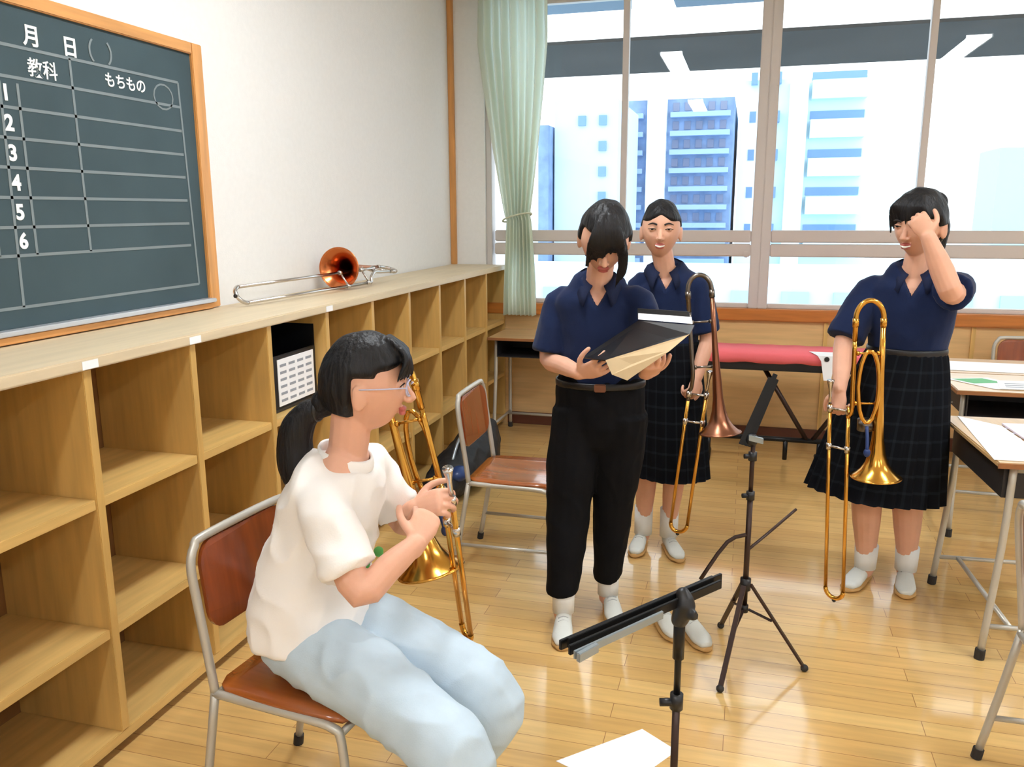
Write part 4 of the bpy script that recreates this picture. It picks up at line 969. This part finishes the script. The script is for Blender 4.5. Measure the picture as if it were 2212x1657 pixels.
# ------------------------------------------------------------------ trombones
def trombone(label, bell, bow, side, T1, B1, off, m_bell=BRASS, m_tube=BRASS, m_slide=BRASS, rb=.098, valve=False, group=None):
    """bell = centre of the bell's mouth, bow = top end of the bell tube; side = direction of the tuning bow's width;
    T1, B1 = upper and lower end of the first slide leg, off = offset of the second slide leg"""
    bell, bow, side, T1, B1, off = map(V, (bell, bow, side, T1, B1, off)); ax = (bow-bell); L = ax.length; ax.normalize(); side = (side-ax*side.dot(ax)).normalized()
    t = thing('trombone', label, 'trombone', tuple(bell), world=True)
    P = lambda a, b2=0.: bell+ax*a+side*b2
    k = rb/.10
    prof = [(0, .100), (.004, .094), (.014, .080), (.030, .063), (.055, .046), (.09, .034), (.14, .025), (.21, .018), (.30, .0135), (.40, .0105), (L-.07, .0088)]
    b = B(); rr = tube(b, [P(a) for a, _ in prof], [r*k if r > .02 else r for _, r in prof], seg=40, cap=False, side=side); bmesh.ops.recalc_face_normals(b, faces=b.faces)
    bmesh.ops.solidify(b, geom=b.faces[:], thickness=.0018); u = side; w = ax.cross(side); n = 40
    tube(b, [bell+(u*math.cos(2*math.pi*i/n)+w*math.sin(2*math.pi*i/n))*rb for i in range(n)], .0026, seg=8, closed=True)
    obj('bell', b, m_bell, t, smooth=True)
    b = B(); R = .046; c = L-.07
    pts = [P(c-.06)]+[P(c+R*1.35*math.sin(a), R-R*math.cos(a)) for a in [math.pi*i/14 for i in range(15)]]+[P(c-.08, 2*R)]
    tube(b, pts, .0092, seg=12); tube(b, [P(c-.03), P(c)], .0115, seg=12); tube(b, [P(c-.03, 2*R), P(c, 2*R)], .0115, seg=12); obj('tuning_slide', b, m_tube, t, smooth=True)
    b = B(); q = P(L*.38, 2*R); sdir = (B1-T1).normalized()
    tube(b, [P(c-.08, 2*R), P(L*.5, 2*R), q, (q+T1)/2+ax*-.02, T1, T1+sdir*.04], .0082, seg=10, k=4); obj('neck_pipe', b, m_tube, t, smooth=True)
    for a in (L*.42, L*.70):
        b = B(); tube(b, [P(a), P(a, 2*R)], .0042, seg=8); tube(b, [P(a, .008), P(a, .016)], .0085, seg=8); tube(b, [P(a, 2*R-.016), P(a, 2*R-.008)], .0085, seg=8); obj('bell_brace', b, m_tube, t, smooth=True)
    b = B(); tube(b, [T1, B1], .0072, seg=10); tube(b, [T1+off, B1+off], .0072, seg=10)
    m = (B1+B1+off)/2; h = off/2; Rl = h.length
    tube(b, [m-h*math.cos(a)+sdir*Rl*math.sin(a) for a in [math.pi*i/12 for i in range(13)]], .0085, seg=10)
    obj('slide', b, m_slide, t, smooth=True)
    for a in (.02, .22):
        b = B(); c0 = T1+(B1-T1)*a; tube(b, [c0, c0+off], .0048, seg=8); tube(b, [c0-sdir*.012, c0+sdir*.012], .0105, seg=10); tube(b, [c0+off-sdir*.012, c0+off+sdir*.012], .0105, seg=10); obj('slide_brace', b, SILVER, t, smooth=True)
    b = B(); c0 = T1+off; tube(b, [c0, c0-sdir*.03, c0-sdir*.055, c0-sdir*.085, c0-sdir*.092], [.0062, .0062, .0065, .0125, .0138], seg=16); obj('mouthpiece', b, SILVER, t, smooth=True)
    b = B(); e = B1+off/2+sdir*Rl; ball(b, e+sdir*.008, .0085, seg=10); obj('end_bumper', b, RUB, t, smooth=True)
    if valve:
        b = B(); v = P(L*.30, R); tube(b, [v-ax*.022, v+ax*.022], .026, seg=20); tube(b, [v+w*.0, v+w*.03], .02, seg=16); obj('rotor_valve', b, DARKS, t, smooth=True, bev=.002)
        b = B(); n = 18; tube(b, [P(L*.52+.13*math.sin(2*math.pi*i/n), R+.034*math.cos(2*math.pi*i/n)) for i in range(n)], .0072, seg=10, closed=True); bmesh.ops.translate(b, verts=b.verts, vec=w*.028); obj('valve_tubing', b, m_tube, t, smooth=True)
        b = B(); tube(b, [v+w*.03, v+w*.045-ax*.04, v+w*.05-ax*.085], .006, seg=8, k=3); ball(b, v+w*.05-ax*.09, (.012, .008, .016), seg=10); obj('thumb_lever', b, BLUE, t, smooth=True)
    return t
trombone('gold trombone hanging bell down beside the dark plaid skirt, held in the right hand', (.482, 3.115, .555), (.462, 3.12, 1.20), (-1, -.1, 0), (.376, 3.145, .80), (.410, 3.16, .075), (-.060, .035, 0), rb=.085, valve=True)
trombone('silver-grey trombone with loop at shoulder height, held by the smiling person', (-.075, 3.335, .625), (-.140, 3.36, 1.265), (-1, -.1, 0), (-.205, 3.375, .78), (-.262, 3.40, .20), (.070, -.02, .0), m_bell=DROSE, m_tube=DARKS, m_slide=BRASS, rb=.082)
trombone('gold trombone held upright by the seated person, bell beside the far knee', (-.790, 1.975, .545), (-.935, 1.985, 1.115), (1, .0, .25), (-.700, 1.835, .83), (-.728, 2.04, .36), (.045, -.055, 0), valve=True, rb=.092)
trombone('rose brass trombone lying on top of the cubby shelf, bell towards the camera', (-1.880, 3.62, 1.238), (-1.93, 4.24, 1.205), (1, .1, -.25), (-1.80, 3.80, 1.158), (-1.90, 2.88, 1.150), (-.04, 0, .062), m_bell=ROSE, m_tube=SILVER, m_slide=SILVER)

# ------------------------------------------------------------------ small things on the floor and the shelf
t = thing('instrument_bag', 'black nylon instrument bag slumped on the floor against the shelf', 'bag', (-1.45, 4.15, 0), world=True)
b = B(); limb(b, [(-1.49, 3.88, .10), (-1.46, 4.05, .13), (-1.43, 4.25, .16), (-1.42, 4.42, .20)], [(.10, .09), (.13, .12), (.14, .15), (.10, .17)], side=(1, 0, 0), k=3)
b = fuse(b, .012, 2); wrinkle(b, .014, (8, 8, 8), 4)
for v in b.verts: v.co.z = max(v.co.z, .001)
obj('bag_body', b, BAGM, t, smooth=True, recalc=False)
b = B(); tube(b, [(-1.45, 3.95, .20), (-1.44, 4.05, .31), (-1.43, 4.16, .31), (-1.42, 4.26, .29)], (.009), seg=8, k=4); obj('carry_handle', b, GREY, t, smooth=True)
b = B(); ball(b, (-1.40, 3.92, .16), (.05, .07, .04), seg=12); obj('blue_pocket', b, BLUE, t, smooth=True)
s0 = shoe(None, (-.175, 2.90, 0), (-.075, 2.72, 0), 1.0, 'indoor_shoe'); tag(s0, 'white indoor shoe on the floor by the open stand, the right-hand one of the pair', 'shoe', None)
s1 = shoe(None, (-.27, 2.93, 0), (-.185, 2.76, 0), .95, 'indoor_shoe'); tag(s1, 'white indoor shoe on the floor, the left-hand one of the pair', 'shoe', None)
for i in (0, 1, 3):
    y = Y0S+i*WS; b = B(); box(b, (FX+.0125, y-.025, 1.106), (FX+.0135, y+.03, 1.128)); obj('white_edge_patch', b, PAPER, sh)  # small white rectangle on the top board's front edge above a divider
for o in bpy.data.objects:
    if '_o' in o: del o['_o']
